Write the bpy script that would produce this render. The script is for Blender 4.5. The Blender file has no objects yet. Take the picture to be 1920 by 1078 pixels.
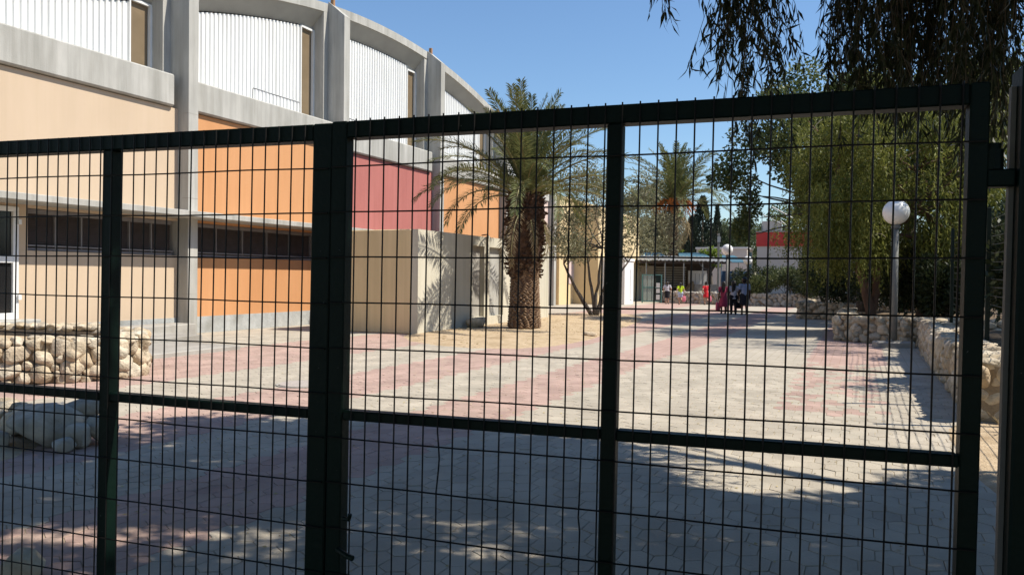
import bpy, math, random
import numpy as np
from mathutils import Vector, Matrix

random.seed(7); rng = np.random.default_rng(7)
R = math.radians
scene = bpy.context.scene
col = scene.collection

# ------------------------------------------------------------------ camera
CAM_H = 1.5
cam_d = bpy.data.cameras.new('camera'); cam = bpy.data.objects.new('camera', cam_d); col.objects.link(cam)
cam_d.sensor_width = 36.0; cam_d.lens = 36.0 * 1450 / 1920
cam_d.clip_start = 0.05; cam_d.clip_end = 3000
PITCH = math.atan(19 / 1450); ROLL = R(0.6)
_f = Vector((0, math.cos(PITCH), -math.sin(PITCH))); _q = Vector((0, math.sin(PITCH), math.cos(PITCH))); _r = Vector((1, 0, 0))
_rr = _r * math.cos(ROLL) + _q * math.sin(ROLL); _qq = _q * math.cos(ROLL) - _r * math.sin(ROLL)
cam.matrix_world = Matrix(((_rr.x, _qq.x, -_f.x, 0), (_rr.y, _qq.y, -_f.y, 0), (_rr.z, _qq.z, -_f.z, CAM_H), (0, 0, 0, 1)))
scene.camera = cam

# ------------------------------------------------------------------ sky, sun, exposure
SUN_EL = R(52.5); SUN_H = Vector((0.991, -0.13)).normalized()
SUN = Vector((SUN_H.x * math.cos(SUN_EL), SUN_H.y * math.cos(SUN_EL), math.sin(SUN_EL)))
world = bpy.data.worlds.new('World'); scene.world = world; world.use_nodes = True
wn = world.node_tree.nodes; wl = world.node_tree.links
for n in list(wn): wn.remove(n)
wo = wn.new('ShaderNodeOutputWorld'); wb = wn.new('ShaderNodeBackground'); ws = wn.new('ShaderNodeTexSky')
ws.sky_type = 'NISHITA'; ws.sun_disc = False
ws.sun_elevation = SUN_EL; ws.sun_rotation = math.atan2(SUN_H.x, SUN_H.y)
ws.altitude = 300; ws.air_density = 1.3; ws.dust_density = 0.0; ws.ozone_density = 7.2
wb.inputs['Strength'].default_value = 0.109
wl.new(ws.outputs['Color'], wb.inputs['Color']); wl.new(wb.outputs[0], wo.inputs['Surface'])
sd = bpy.data.lights.new('sun', 'SUN'); sd.energy = 5.0; sd.angle = R(0.53); sd.color = (1.0, 0.935, 0.82)
sun = bpy.data.objects.new('sun', sd); col.objects.link(sun); sun.location = (30, -4, 40)
sun.rotation_euler = SUN.to_track_quat('Z', 'Y').to_euler()
scene.view_settings.view_transform = 'Standard'; scene.view_settings.look = 'None'
scene.view_settings.exposure = 0.45; scene.view_settings.gamma = 1.0
scene.view_settings.use_curve_mapping = False
scene.cycles.max_bounces = 7; scene.cycles.transparent_max_bounces = 8

# ------------------------------------------------------------------ frame of the place: u runs along the road and the hall, v across it
_n = math.hypot(1, 0.45)
U = np.array([0.45 / _n, 1 / _n]); V = np.array([1 / _n, -0.45 / _n]); UANG = math.atan2(U[1], U[0])
def W(u, v, z=0.0):
    p = U * u + V * v
    return (float(p[0]), float(p[1]), z)
def at(x, y, Y):                                     # a pixel of the photograph at depth Y -> a point of the place
    d = _f + _rr * ((x - 960) / 1450) - _qq * ((y - 539) / 1450)
    t = Y / d.y
    return Vector((d.x * t, Y, CAM_H + d.z * t))

# ------------------------------------------------------------------ tags
def tag(o, label=None, cat=None, group=None, kind=None):
    if label: o['label'] = label
    if cat: o['category'] = cat
    if group: o['group'] = group
    if kind: o['kind'] = kind
    return o
def empty(name, loc, rz=0.0, **k):
    o = bpy.data.objects.new(name, None); o.empty_display_size = 0.2
    o.location = loc; o.rotation_euler = (0, 0, rz); col.objects.link(o)
    return tag(o, **k)
def link(name, me, parent=None, loc=None, rot=None, scale=None):
    o = bpy.data.objects.new(name, me); col.objects.link(o)
    if parent is not None: o.parent = parent
    if loc is not None: o.location = loc
    if rot is not None: o.rotation_euler = rot
    if scale is not None: o.scale = scale
    return o

# ------------------------------------------------------------------ mesh builder
BOXF = [(0, 3, 2, 1), (4, 5, 6, 7), (0, 1, 5, 4), (1, 2, 6, 5), (2, 3, 7, 6), (3, 0, 4, 7)]
class MB:
    def __init__(s): s.v = []; s.f = []; s.m = []
    def add(s, vs, fs, mi=0):
        b = len(s.v); s.v.extend([tuple(map(float, p)) for p in vs])
        for f in fs: s.f.append(tuple(i + b for i in f)); s.m.append(mi)
        return s
    def box(s, x0, x1, y0, y1, z0, z1, mi=0, ch=0.0):
        if x0 > x1: x0, x1 = x1, x0
        if y0 > y1: y0, y1 = y1, y0
        if z0 > z1: z0, z1 = z1, z0
        if ch <= 0:
            return s.add([(x0,y0,z0),(x1,y0,z0),(x1,y1,z0),(x0,y1,z0),(x0,y0,z1),(x1,y0,z1),(x1,y1,z1),(x0,y1,z1)], BOXF, mi)
        c = min(ch, (x1-x0)*.45, (y1-y0)*.45, (z1-z0)*.45)
        vs = []; 
        for zz, cc in ((z0, c), (z0 + c, 0), (z1 - c, 0), (z1, c)):
            vs += [(x0+cc+(c if cc==0 else 0), y0+cc, zz), (x1-cc-(c if cc==0 else 0), y0+cc, zz), (x1-cc, y0+cc+(c if cc==0 else 0), zz), (x1-cc, y1-cc-(c if cc==0 else 0), zz),
                   (x1-cc-(c if cc==0 else 0), y1-cc, zz), (x0+cc+(c if cc==0 else 0), y1-cc, zz), (x0+cc, y1-cc-(c if cc==0 else 0), zz), (x0+cc, y0+cc+(c if cc==0 else 0), zz)]
        fs = [tuple(range(7, -1, -1)), tuple(range(24, 32))]
        for k in range(3):
            for i in range(8):
                j = (i + 1) % 8; fs.append((k*8+i, k*8+j, k*8+8+j, k*8+8+i))
        return s.add(vs, fs, mi)
    def prism(s, poly, z0, z1, mi=0):
        n = len(poly)
        vs = [(x, y, z0) for x, y in poly] + [(x, y, z1) for x, y in poly]
        fs = [tuple(range(n - 1, -1, -1)), tuple(range(n, 2 * n))] + [(i, (i + 1) % n, n + (i + 1) % n, n + i) for i in range(n)]
        return s.add(vs, fs, mi)
    def tube(s, pts, rad, n=6, mi=0, caps=True, wob=0.0):
        pts = [Vector(p) for p in pts]; k = len(pts)
        if not hasattr(rad, '__len__'): rad = [rad] * k
        ref = Vector((0.13, 0.97, 0.21)); vs = []
        prev = None
        for i, p in enumerate(pts):
            t = (pts[min(i + 1, k - 1)] - pts[max(i - 1, 0)])
            t = t.normalized() if t.length > 1e-9 else Vector((0, 0, 1))
            a = (ref if prev is None else prev); a = a - t * a.dot(t)
            if a.length < 1e-4: a = Vector((1, 0, 0)) - t * t.x
            a.normalize(); prev = a; b = t.cross(a)
            for j in range(n):
                th = 2 * math.pi * j / n; rr = rad[i] * (1 + (random.uniform(-wob, wob) if wob else 0))
                vs.append(p + a * (rr * math.cos(th)) + b * (rr * math.sin(th)))
        fs = [(i*n+j, i*n+(j+1)%n, (i+1)*n+(j+1)%n, (i+1)*n+j) for i in range(k-1) for j in range(n)]
        if caps: fs += [tuple(range(n-1, -1, -1)), tuple(range((k-1)*n, k*n))]
        return s.add(vs, fs, mi)
    def lathe(s, prof, n=20, c=(0, 0, 0), mi=0):
        vs = [(c[0]+r*math.cos(2*math.pi*j/n), c[1]+r*math.sin(2*math.pi*j/n), c[2]+z) for r, z in prof for j in range(n)]
        k = len(prof)
        fs = [(i*n+j, i*n+(j+1)%n, (i+1)*n+(j+1)%n, (i+1)*n+j) for i in range(k-1) for j in range(n)]
        fs += [tuple(range(n-1, -1, -1)), tuple(range((k-1)*n, k*n))]
        return s.add(vs, fs, mi)
    def mesh(s, name, mats, smooth=False):
        me = bpy.data.meshes.new(name); me.from_pydata(s.v, [], s.f)
        for m in (mats if isinstance(mats, (list, tuple)) else [mats]): me.materials.append(m)
        if any(s.m): me.polygons.foreach_set('material_index', s.m)
        if smooth: me.polygons.foreach_set('use_smooth', [True] * len(me.polygons))
        me.update(); return me
    def build(s, name, mats, parent=None, smooth=False, **k):
        o = link(name, s.mesh(name, mats, smooth), parent)
        for key, val in k.items(): o[key] = val
        return o

def quads_mesh(name, verts, mats, nper=4, smooth=False):
    """verts: (N*nper,3) array; every nper verts make one n-gon"""
    verts = np.ascontiguousarray(verts, dtype=np.float32); n = len(verts) // nper
    me = bpy.data.meshes.new(name)
    me.vertices.add(len(verts)); me.vertices.foreach_set('co', verts.ravel())
    me.loops.add(n * nper); me.loops.foreach_set('vertex_index', np.arange(n * nper, dtype=np.int32))
    me.polygons.add(n); me.polygons.foreach_set('loop_start', np.arange(0, n * nper, nper, dtype=np.int32))
    for m in (mats if isinstance(mats, (list, tuple)) else [mats]): me.materials.append(m)
    me.update(calc_edges=True); me.validate()
    return me

# ------------------------------------------------------------------ materials
def nodes_of(name):
    m = bpy.data.materials.new(name); m.use_nodes = True
    nt = m.node_tree; b = nt.nodes['Principled BSDF']
    return m, nt, b
def mat(name, c1, c2=None, scale=4.0, rough=0.8, bump=0.0, bscale=None, stretch=None, metal=0.0, spec=0.3, c3=None, s3=0.7, detail=6.0, streak=0.0, scuff=None):
    """two-tone noise paint, optional third tone of big soft stains"""
    m, nt, b = nodes_of(name); L = nt.links.new
    b.inputs['Roughness'].default_value = rough; b.inputs['Metallic'].default_value = metal
    b.inputs['Specular IOR Level'].default_value = spec
    if c2 is None: c2 = tuple(x * 0.8 for x in c1)
    tc = nt.nodes.new('ShaderNodeTexCoord'); mp = nt.nodes.new('ShaderNodeMapping')
    L(tc.outputs['Object'], mp.inputs['Vector'])
    if stretch: mp.inputs['Scale'].default_value = stretch
    nz = nt.nodes.new('ShaderNodeTexNoise'); nz.inputs['Scale'].default_value = scale; nz.inputs['Detail'].default_value = detail
    L(mp.outputs[0], nz.inputs['Vector'])
    rp = nt.nodes.new('ShaderNodeValToRGB'); rp.color_ramp.elements[0].position = 0.32; rp.color_ramp.elements[1].position = 0.68
    rp.color_ramp.elements[0].color = (*c2, 1); rp.color_ramp.elements[1].color = (*c1, 1)
    L(nz.outputs['Fac'], rp.inputs[0]); out = rp.outputs[0]
    if c3 is not None:
        n3 = nt.nodes.new('ShaderNodeTexNoise'); n3.inputs['Scale'].default_value = s3; n3.inputs['Detail'].default_value = 5
        L(mp.outputs[0], n3.inputs['Vector'])
        r3 = nt.nodes.new('ShaderNodeValToRGB'); r3.color_ramp.elements[0].position = 0.5; r3.color_ramp.elements[1].position = 0.72
        L(n3.outputs['Fac'], r3.inputs[0])
        mx = nt.nodes.new('ShaderNodeMix'); mx.data_type = 'RGBA'
        L(r3.outputs[0], mx.inputs[0]); L(out, mx.inputs[6]); mx.inputs[7].default_value = (*c3, 1); out = mx.outputs[2]
    if streak > 0:                                      # rain streaks running down the face
        ms = nt.nodes.new('ShaderNodeMapping'); ms.inputs['Scale'].default_value = (5.5, 5.5, .22); L(tc.outputs['Object'], ms.inputs['Vector'])
        ns = nt.nodes.new('ShaderNodeTexNoise'); ns.inputs['Scale'].default_value = 1.0; ns.inputs['Detail'].default_value = 7; ns.inputs['Roughness'].default_value = .65
        L(ms.outputs[0], ns.inputs['Vector'])
        rs = nt.nodes.new('ShaderNodeValToRGB'); rs.color_ramp.elements[0].position = .36; rs.color_ramp.elements[1].position = .60
        k = 1 - streak; rs.color_ramp.elements[0].color = (k, k, k * .98, 1); rs.color_ramp.elements[1].color = (1, 1, 1, 1); L(ns.outputs['Fac'], rs.inputs[0])
        mx = nt.nodes.new('ShaderNodeMix'); mx.data_type = 'RGBA'; mx.blend_type = 'MULTIPLY'; mx.inputs[0].default_value = 1; L(out, mx.inputs[6]); L(rs.outputs[0], mx.inputs[7]); out = mx.outputs[2]
    if scuff:                                           # sparse chips and dust
        ns = nt.nodes.new('ShaderNodeTexNoise'); ns.inputs['Scale'].default_value = 42; ns.inputs['Detail'].default_value = 3; L(tc.outputs['Object'], ns.inputs['Vector'])
        rs = nt.nodes.new('ShaderNodeValToRGB'); rs.color_ramp.elements[0].position = .735; rs.color_ramp.elements[1].position = .76; L(ns.outputs['Fac'], rs.inputs[0])
        mx = nt.nodes.new('ShaderNodeMix'); mx.data_type = 'RGBA'; L(rs.outputs[0], mx.inputs[0]); L(out, mx.inputs[6]); mx.inputs[7].default_value = (*scuff, 1); out = mx.outputs[2]
    L(out, b.inputs['Base Color'])
    if bump > 0:
        nb = nt.nodes.new('ShaderNodeTexNoise'); nb.inputs['Scale'].default_value = bscale or scale * 6; nb.inputs['Detail'].default_value = 4
        L(tc.outputs['Object'], nb.inputs['Vector'])
        bp = nt.nodes.new('ShaderNodeBump'); bp.inputs['Strength'].default_value = bump; bp.inputs['Distance'].default_value = 0.02
        L(nb.outputs['Fac'], bp.inputs['Height']); L(bp.outputs[0], b.inputs['Normal'])
    return m
def leafmat(name, dark, mid, light, trans=0.3, rough=0.55):
    m, nt, b = nodes_of(name); L = nt.links.new
    g = nt.nodes.new('ShaderNodeNewGeometry'); rp = nt.nodes.new('ShaderNodeValToRGB')
    e = rp.color_ramp.elements; e[0].color = (*dark, 1); e[1].color = (*light, 1); e[1].position = 1.0
    x = e.new(0.5); x.color = (*mid, 1)
    L(g.outputs['Random Per Island'], rp.inputs[0]); L(rp.outputs[0], b.inputs['Base Color'])
    b.inputs['Roughness'].default_value = rough; b.inputs['Specular IOR Level'].default_value = 0.25
    t = nt.nodes.new('ShaderNodeBsdfTranslucent'); L(rp.outputs[0], t.inputs['Color'])
    ms = nt.nodes.new('ShaderNodeMixShader'); ms.inputs[0].default_value = trans
    L(b.outputs[0], ms.inputs[1]); L(t.outputs[0], ms.inputs[2])
    L(ms.outputs[0], nt.nodes['Material Output'].inputs['Surface'])
    return m
def randmat(name, cols, rough=0.85, scale=9.0, bump=0.5, dark=0.72, bscale=30.0, attr=None):
    """colour per object (or per piece through an attribute), mottled by noise"""
    m, nt, b = nodes_of(name); L = nt.links.new
    if attr:
        oi = nt.nodes.new('ShaderNodeAttribute'); oi.attribute_name = attr; src = oi.outputs['Fac']
    else:
        oi = nt.nodes.new('ShaderNodeObjectInfo'); src = oi.outputs['Random']
    rp = nt.nodes.new('ShaderNodeValToRGB'); e = rp.color_ramp.elements
    e[0].color = (*cols[0], 1); e[1].color = (*cols[-1], 1)
    for i, c in enumerate(cols[1:-1]): k = e.new((i + 1) / (len(cols) - 1)); k.color = (*c, 1)
    L(src, rp.inputs[0])
    g = nt.nodes.new('ShaderNodeNewGeometry')
    nz = nt.nodes.new('ShaderNodeTexNoise'); nz.inputs['Scale'].default_value = scale; nz.inputs['Detail'].default_value = 7
    L(g.outputs['Position'], nz.inputs['Vector'])
    r2 = nt.nodes.new('ShaderNodeValToRGB'); r2.color_ramp.elements[0].position = 0.3; r2.color_ramp.elements[1].position = 0.7
    r2.color_ramp.elements[0].color = (dark, dark, dark * 0.97, 1); r2.color_ramp.elements[1].color = (1.06, 1.05, 1.02, 1)
    L(nz.outputs['Fac'], r2.inputs[0])
    mx = nt.nodes.new('ShaderNodeMix'); mx.data_type = 'RGBA'; mx.blend_type = 'MULTIPLY'; mx.inputs[0].default_value = 1
    L(rp.outputs[0], mx.inputs[6]); L(r2.outputs[0], mx.inputs[7]); L(mx.outputs[2], b.inputs['Base Color'])
    b.inputs['Roughness'].default_value = rough; b.inputs['Specular IOR Level'].default_value = 0.2
    if bump:
        nb = nt.nodes.new('ShaderNodeTexNoise'); nb.inputs['Scale'].default_value = bscale; nb.inputs['Detail'].default_value = 5
        L(g.outputs['Position'], nb.inputs['Vector'])
        bp = nt.nodes.new('ShaderNodeBump'); bp.inputs['Strength'].default_value = bump; bp.inputs['Distance'].default_value = 0.02
        L(nb.outputs['Fac'], bp.inputs['Height']); L(bp.outputs[0], b.inputs['Normal'])
    return m

M = {}
M['concrete'] = mat('concrete', (.47,.455,.42), (.38,.37,.34), 3.0, .9, .25, 40, (1,1,.35), c3=(.33,.32,.29), s3=.9, streak=.2)
M['concrete_dark'] = mat('rough_concrete', (.40,.38,.34), (.31,.29,.26), 3.0, .92, .3, 30, c3=(.25,.23,.2))
M['soffit'] = mat('soffit_concrete', (.40,.385,.34), (.34,.325,.29), 1.2, .9, .15, 30)
M['peach'] = mat('peach_plaster', (.56,.435,.315), (.535,.415,.30), 1.5, .9, .12, 90, (1,1,.4), c3=(.50,.385,.275), s3=.6, streak=.03)
M['orange'] = mat('orange_plaster', (.57,.29,.135), (.545,.27,.122), 1.5, .9, .12, 90, (1,1,.4), c3=(.52,.25,.108), s3=.6, streak=.045)
M['red'] = mat('red_plaster', (.43,.155,.135), (.40,.14,.122), 1.5, .9, .12, 90, (1,1,.3), c3=(.37,.125,.11), s3=.6, streak=.09)
M['palepink'] = mat('pale_plaster', (.60,.47,.42), (.56,.43,.38), 1.5, .9, .12, 90)
M['plinth'] = mat('grey_plinth', (.43,.44,.43), (.34,.35,.34), 5, .95, .6, 22, c3=(.28,.28,.26), s3=1.6)
M['white_metal'] = mat('white_cladding', (.76,.76,.74), (.70,.70,.69), 2.0, .5, 0, None, (1,1,.3), c3=(.64,.63,.6), s3=.8)
M['white_frame'] = mat('white_frame', (.74,.74,.73), (.68,.68,.67), 3, .4)
M['brown_pane'] = mat('brown_pane', (.21,.155,.095), (.17,.125,.075), 2, .35, spec=.5)
M['dark_glass'] = mat('dark_glass', (.012,.012,.013), (.02,.02,.02), 2, .12, spec=.5)
M['louvre'] = mat('dark_louvre', (.10,.08,.073), (.075,.06,.055), 6, .6)
M['win_frame'] = mat('grey_window_frame', (.20,.19,.19), (.16,.15,.155), 4, .5)
M['stub'] = mat('brown_stub', (.36,.2,.1), (.28,.15,.08), 4, .8)
M['kiosk'] = mat('cream_concrete', (.60,.56,.46), (.54,.50,.40), 1.6, .9, .2, 40, (1,1,.35), c3=(.49,.45,.36), s3=.8, streak=.1)
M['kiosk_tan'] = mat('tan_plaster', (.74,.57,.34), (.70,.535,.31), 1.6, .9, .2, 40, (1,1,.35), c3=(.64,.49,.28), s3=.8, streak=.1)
M['cream'] = mat('cream_plaster', (.66,.52,.30), (.62,.48,.28), 1.3, .9, .1, 60)
M['whitewall'] = mat('white_plaster', (.74,.72,.69), (.68,.66,.63), 1.3, .9, .1, 60)
M['bldg'] = mat('off_white_plaster', (.58,.52,.46), (.54,.48,.43), 1.0, .9)
M['redband'] = mat('red_band', (.56,.06,.05), (.5,.05,.045), 1.0, .7)
M['gate'] = mat('dark_green_paint', (.003,.0125,.0085), (.002,.009,.0065), 9, .5, .1, 60, spec=.15, c3=(.0045,.0125,.009), s3=3, scuff=(.12,.12,.11))
M['wire'] = mat('black_green_wire', (.006,.007,.006), (.010,.008,.007), 14, .55, spec=.25)
M['fence'] = mat('fence_green', (.010,.022,.017), (.007,.016,.012), 9, .5)
M['galv'] = mat('galvanised_steel', (.32,.33,.33), (.26,.27,.27), 6, .5, metal=.4)
M['wire_light'] = mat('weathered_wire', (.10,.11,.10), (.06,.065,.06), 8, .5, metal=.3)
M['lamp_pole'] = mat('grey_lamp_pole', (.19,.19,.175), (.155,.155,.145), 8, .6, .1, 60)
M['stone'] = randmat('fieldstone', [(.55,.45,.32), (.63,.54,.42), (.47,.375,.26), (.66,.59,.48), (.57,.48,.37), (.52,.40,.27)], .92, 9, 1.0, .55, 34)
M['stone_grey'] = randmat('grey_fieldstone', [(.46,.42,.36), (.52,.47,.41), (.40,.37,.33), (.55,.51,.45)], .9, 7, .7, .62, 22)
M['mortar'] = mat('mortar', (.34,.27,.19), (.25,.195,.135), 8, .95, .8, 30)
M['soil'] = mat('soil', (.17,.12,.075), (.10,.07,.045), 6, .95, .9, 25, c3=(.24,.18,.115), s3=1.6)
M['sand'] = mat('sandy_soil', (.53,.41,.27), (.41,.305,.19), 9.0, .95, 1.0, 45, c3=(.34,.245,.145), s3=1.7, detail=9)
M['bark'] = mat('bark', (.19,.145,.105), (.10,.075,.055), 7, .95, .9, 30, (1,1,.25))
M['bark_red'] = mat('reddish_bark', (.21,.125,.085), (.12,.07,.05), 6, .95, .9, 26, (1,1,.3))
M['bark_grey'] = mat('grey_bark', (.16,.135,.11), (.085,.07,.058), 8, .95, .9, 34, (1,1,.3))
M['bark_pale'] = mat('pale_twig', (.36,.31,.24), (.27,.23,.18), 9, .9)
M['palm_trunk'] = mat('palm_trunk', (.14,.08,.05), (.06,.034,.022), 9, .95, .9, 40)
M['palm_boot'] = randmat('palm_leaf_bases', [(.085,.048,.032), (.13,.075,.05), (.06,.034,.024), (.19,.125,.08)], .95, 20, .5, .6, 60)
M['palm_ring'] = mat('palm_scars', (.28,.19,.12), (.16,.10,.06), 12, .95, .8, 40)
M['frond'] = leafmat('palm_frond', (.085,.10,.035), (.14,.155,.055), (.21,.205,.085), .22, .5)
M['frond_dry'] = leafmat('dry_frond', (.22,.16,.08), (.30,.22,.12), (.38,.30,.18), .15, .8)
M['rachis'] = mat('frond_rachis', (.24,.21,.09), (.17,.14,.06), 6, .6)
M['dates'] = mat('date_stalks', (.50,.16,.03), (.36,.10,.02), 9, .8)
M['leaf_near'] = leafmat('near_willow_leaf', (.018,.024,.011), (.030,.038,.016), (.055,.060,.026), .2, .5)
M['leaf_pepper'] = leafmat('pepper_leaf', (.09,.11,.022), (.165,.18,.036), (.28,.28,.07), .36, .55)
M['leaf_broad'] = leafmat('broad_leaf', (.055,.075,.022), (.10,.125,.04), (.18,.20,.075), .3, .5)
M['leaf_olive'] = leafmat('olive_leaf', (.13,.13,.07), (.21,.205,.115), (.31,.295,.18), .28, .55)
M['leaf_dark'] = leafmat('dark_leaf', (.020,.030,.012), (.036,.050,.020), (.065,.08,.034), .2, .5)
M['leaf_shrub'] = leafmat('shrub_leaf', (.045,.060,.022), (.085,.105,.038), (.16,.18,.075), .25, .45)
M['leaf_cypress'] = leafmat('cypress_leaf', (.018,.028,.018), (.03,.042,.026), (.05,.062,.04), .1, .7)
M['leaf_far'] = leafmat('far_leaf', (.055,.075,.030), (.085,.11,.045), (.13,.15,.07), .2, .6)
M['leaf_lime'] = leafmat('lime_leaf', (.13,.20,.02), (.19,.27,.03), (.26,.33,.06), .35, .5)
M['litter'] = leafmat('fallen_leaf', (.34,.27,.13), (.46,.38,.2), (.24,.17,.08), .0, .9)
M['skin_a'] = mat('light_skin', (.46,.27,.19), (.43,.25,.175), 6, .6)
M['skin_b'] = mat('dark_skin', (.10,.052,.034), (.085,.044,.028), 6, .55)
M['hair'] = mat('black_hair', (.012,.009,.008), (.02,.015,.012), 20, .45)
M['shoe'] = mat('dark_shoe', (.03,.025,.025), (.05,.04,.04), 10, .6)
M['sandal'] = mat('brown_sandal', (.16,.09,.07), (.12,.07,.05), 10, .6)
def cloth(name, c): return mat(name, c, tuple(x * .82 for x in c), 7, .9, .3, 30)
M['c_grey'] = cloth('pale_grey_cloth', (.52,.49,.52)); M['c_black'] = cloth('black_cloth', (.016,.016,.02))
M['c_lime'] = cloth('lime_cloth', (.44,.58,.02)); M['c_denim'] = cloth('pale_denim', (.40,.46,.60))
M['c_red'] = cloth('red_cloth', (.55,.02,.03)); M['c_pink'] = cloth('pink_cloth', (.62,.12,.20))
M['c_crimson'] = cloth('crimson_cloth', (.36,.045,.095)); M['c_white'] = cloth('white_cloth', (.62,.60,.68))
M['c_blue'] = cloth('grey_blue_cloth', (.30,.37,.55)); M['c_navy'] = cloth('navy_cloth', (.022,.024,.035))
M['pinkbag'] = cloth('pink_bag', (.60,.16,.22)); M['teal'] = mat('teal_metal', (.10,.22,.20), (.07,.17,.155), 5, .6)
M['bluetarp'] = mat('blue_tarp', (.06,.145,.20), (.045,.115,.165), 2, .8); M['bluecloth'] = mat('blue_screen', (.035,.075,.13), (.025,.055,.10), 3, .8)
M['tin'] = mat('corrugated_tin', (.46,.45,.43), (.36,.35,.33), 6, .5, metal=.2); M['darkwood'] = mat('dark_brown_board', (.075,.055,.045), (.05,.037,.03), 5, .8)
M['greygreen'] = mat('grey_green_board', (.30,.34,.30), (.25,.29,.255), 4, .7); M['paper'] = mat('paper_notice', (.62,.60,.56), (.5,.48,.46), 20, .9)
M['tan'] = mat('tan_stone', (.46,.37,.26), (.38,.30,.21), 3, .9); M['cable'] = mat('black_cable', (.012,.012,.012), None, 4, .6)
M['pinkdoor'] = mat('pale_pink_shutter', (.62,.50,.48), (.58,.46,.44), 2, .6)
M['iron'] = mat('iron_cover', (.44,.39,.35), (.36,.31,.28), 16, .8, .6, 60)
# milky plastic globe
m_, nt_, b_ = nodes_of('milky_globe'); b_.inputs['Base Color'].default_value = (.80,.79,.76,1); b_.inputs['Roughness'].default_value = .3
b_.inputs['Subsurface Weight'].default_value = .5; b_.inputs['Subsurface Radius'].default_value = (.2,.2,.2); b_.inputs['Subsurface Scale'].default_value = .4
M['globe'] = m_

# paving: bands of pink and grey pavers run along u
BANDS = [(-30, 0), (-11.6, 1), (-8.85, 0), (-7.05, 1), (-5.65, 0), (-4.5, 1), (-3.42, 0), (-0.9, 1), (0.3, 0)]   # from this v on: 1 = pink
GREY = [(.43,.385,.32), (.465,.415,.345), (.40,.355,.295), (.44,.39,.325)]
PINK = [(.43,.305,.265), (.465,.33,.285), (.395,.275,.24), (.435,.32,.27)]
def is_pink(v, u=20):
    r = 0
    if v > -1.3 and (u < 9.2 or random.Random(int(u * 1000) * 7919 + int(v * 1000)).random() > .5): return 0
    for b, k in BANDS:
        if v >= b: r = k
    return r
M['paver_grey'] = randmat('grey_paver', GREY, .9, 1.7, .35, .78, 60, attr='rnd')
M['paver_pink'] = randmat('pink_paver', PINK, .9, 1.7, .35, .78, 60, attr='rnd')
M['joint'] = mat('sandy_joint', (.40,.335,.23), (.24,.195,.13), 5, .95, .6, 40)
def far_paving():
    m, nt, b = nodes_of('far_paving'); L = nt.links.new; N = nt.nodes.new
    g = N('ShaderNodeNewGeometry'); d = N('ShaderNodeVectorMath'); d.operation = 'DOT_PRODUCT'; d.inputs[1].default_value = (V[0], V[1], 0)
    L(g.outputs['Position'], d.inputs[0])
    nz = N('ShaderNodeTexNoise'); nz.inputs['Scale'].default_value = 5; L(g.outputs['Position'], nz.inputs['Vector'])
    a = N('ShaderNodeMath'); a.operation = 'MULTIPLY_ADD'; L(nz.outputs['Fac'], a.inputs[0]); a.inputs[1].default_value = .28; L(d.outputs['Value'], a.inputs[2])
    mr = N('ShaderNodeMapRange'); mr.inputs[1].default_value = -30 + .14; mr.inputs[2].default_value = 20 + .14; L(a.outputs[0], mr.inputs[0])
    rp = N('ShaderNodeValToRGB'); rp.color_ramp.interpolation = 'CONSTANT'; e = rp.color_ramp.elements
    cc = {0: (.44,.395,.33, 1), 1: (.435,.305,.265, 1)}
    e[0].color = cc[0]; e[0].position = 0
    e.remove(e[1])
    for bb, k in BANDS[1:]: x = e.new((bb + 30) / 50); x.color = cc[k]
    L(mr.outputs[0], rp.inputs[0])
    mp = N('ShaderNodeMapping'); mp.inputs['Rotation'].default_value = (0, 0, -UANG); L(g.outputs['Position'], mp.inputs['Vector'])
    bt = N('ShaderNodeTexBrick'); bt.inputs['Scale'].default_value = 1; bt.inputs['Brick Width'].default_value = .2; bt.inputs['Row Height'].default_value = .16
    bt.inputs['Mortar Size'].default_value = .008; bt.inputs['Mortar Smooth'].default_value = .4
    bt.inputs['Color1'].default_value = (1.03,1.03,1.03,1); bt.inputs['Color2'].default_value = (.92,.92,.92,1); bt.inputs['Mortar'].default_value = (.82,.79,.73,1)
    L(mp.outputs[0], bt.inputs['Vector'])
    n2 = N('ShaderNodeTexNoise'); n2.inputs['Scale'].default_value = .9; n2.inputs['Detail'].default_value = 8; L(g.outputs['Position'], n2.inputs['Vector'])
    r2 = N('ShaderNodeValToRGB'); r2.color_ramp.elements[0].position = .3; r2.color_ramp.elements[1].position = .7
    r2.color_ramp.elements[0].color = (.86,.85,.83,1); r2.color_ramp.elements[1].color = (1.04,1.04,1.03,1); L(n2.outputs['Fac'], r2.inputs[0])
    m1 = N('ShaderNodeMix'); m1.data_type = 'RGBA'; m1.blend_type = 'MULTIPLY'; m1.inputs[0].default_value = 1; L(rp.outputs[0], m1.inputs[6]); L(bt.outputs['Color'], m1.inputs[7])
    m2 = N('ShaderNodeMix'); m2.data_type = 'RGBA'; m2.blend_type = 'MULTIPLY'; m2.inputs[0].default_value = 1; L(m1.outputs[2], m2.inputs[6]); L(r2.outputs[0], m2.inputs[7])
    L(m2.outputs[2], b.inputs['Base Color']); b.inputs['Roughness'].default_value = .9; b.inputs['Specular IOR Level'].default_value = .2
    return m
M['far_paving'] = far_paving()
M['ground'] = mat('dry_ground', (.30,.235,.15), (.22,.165,.10), .6, .95, .5, 12, c3=(.16,.14,.07), s3=.15)

# ================================================================== THE SETTING
gm = MB().add([(-600,-300,-.06),(600,-300,-.06),(600,1200,-.06),(-600,1200,-.06)], [(0,1,2,3)])
tag(gm.build('ground', M['ground']), kind='structure')

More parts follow.
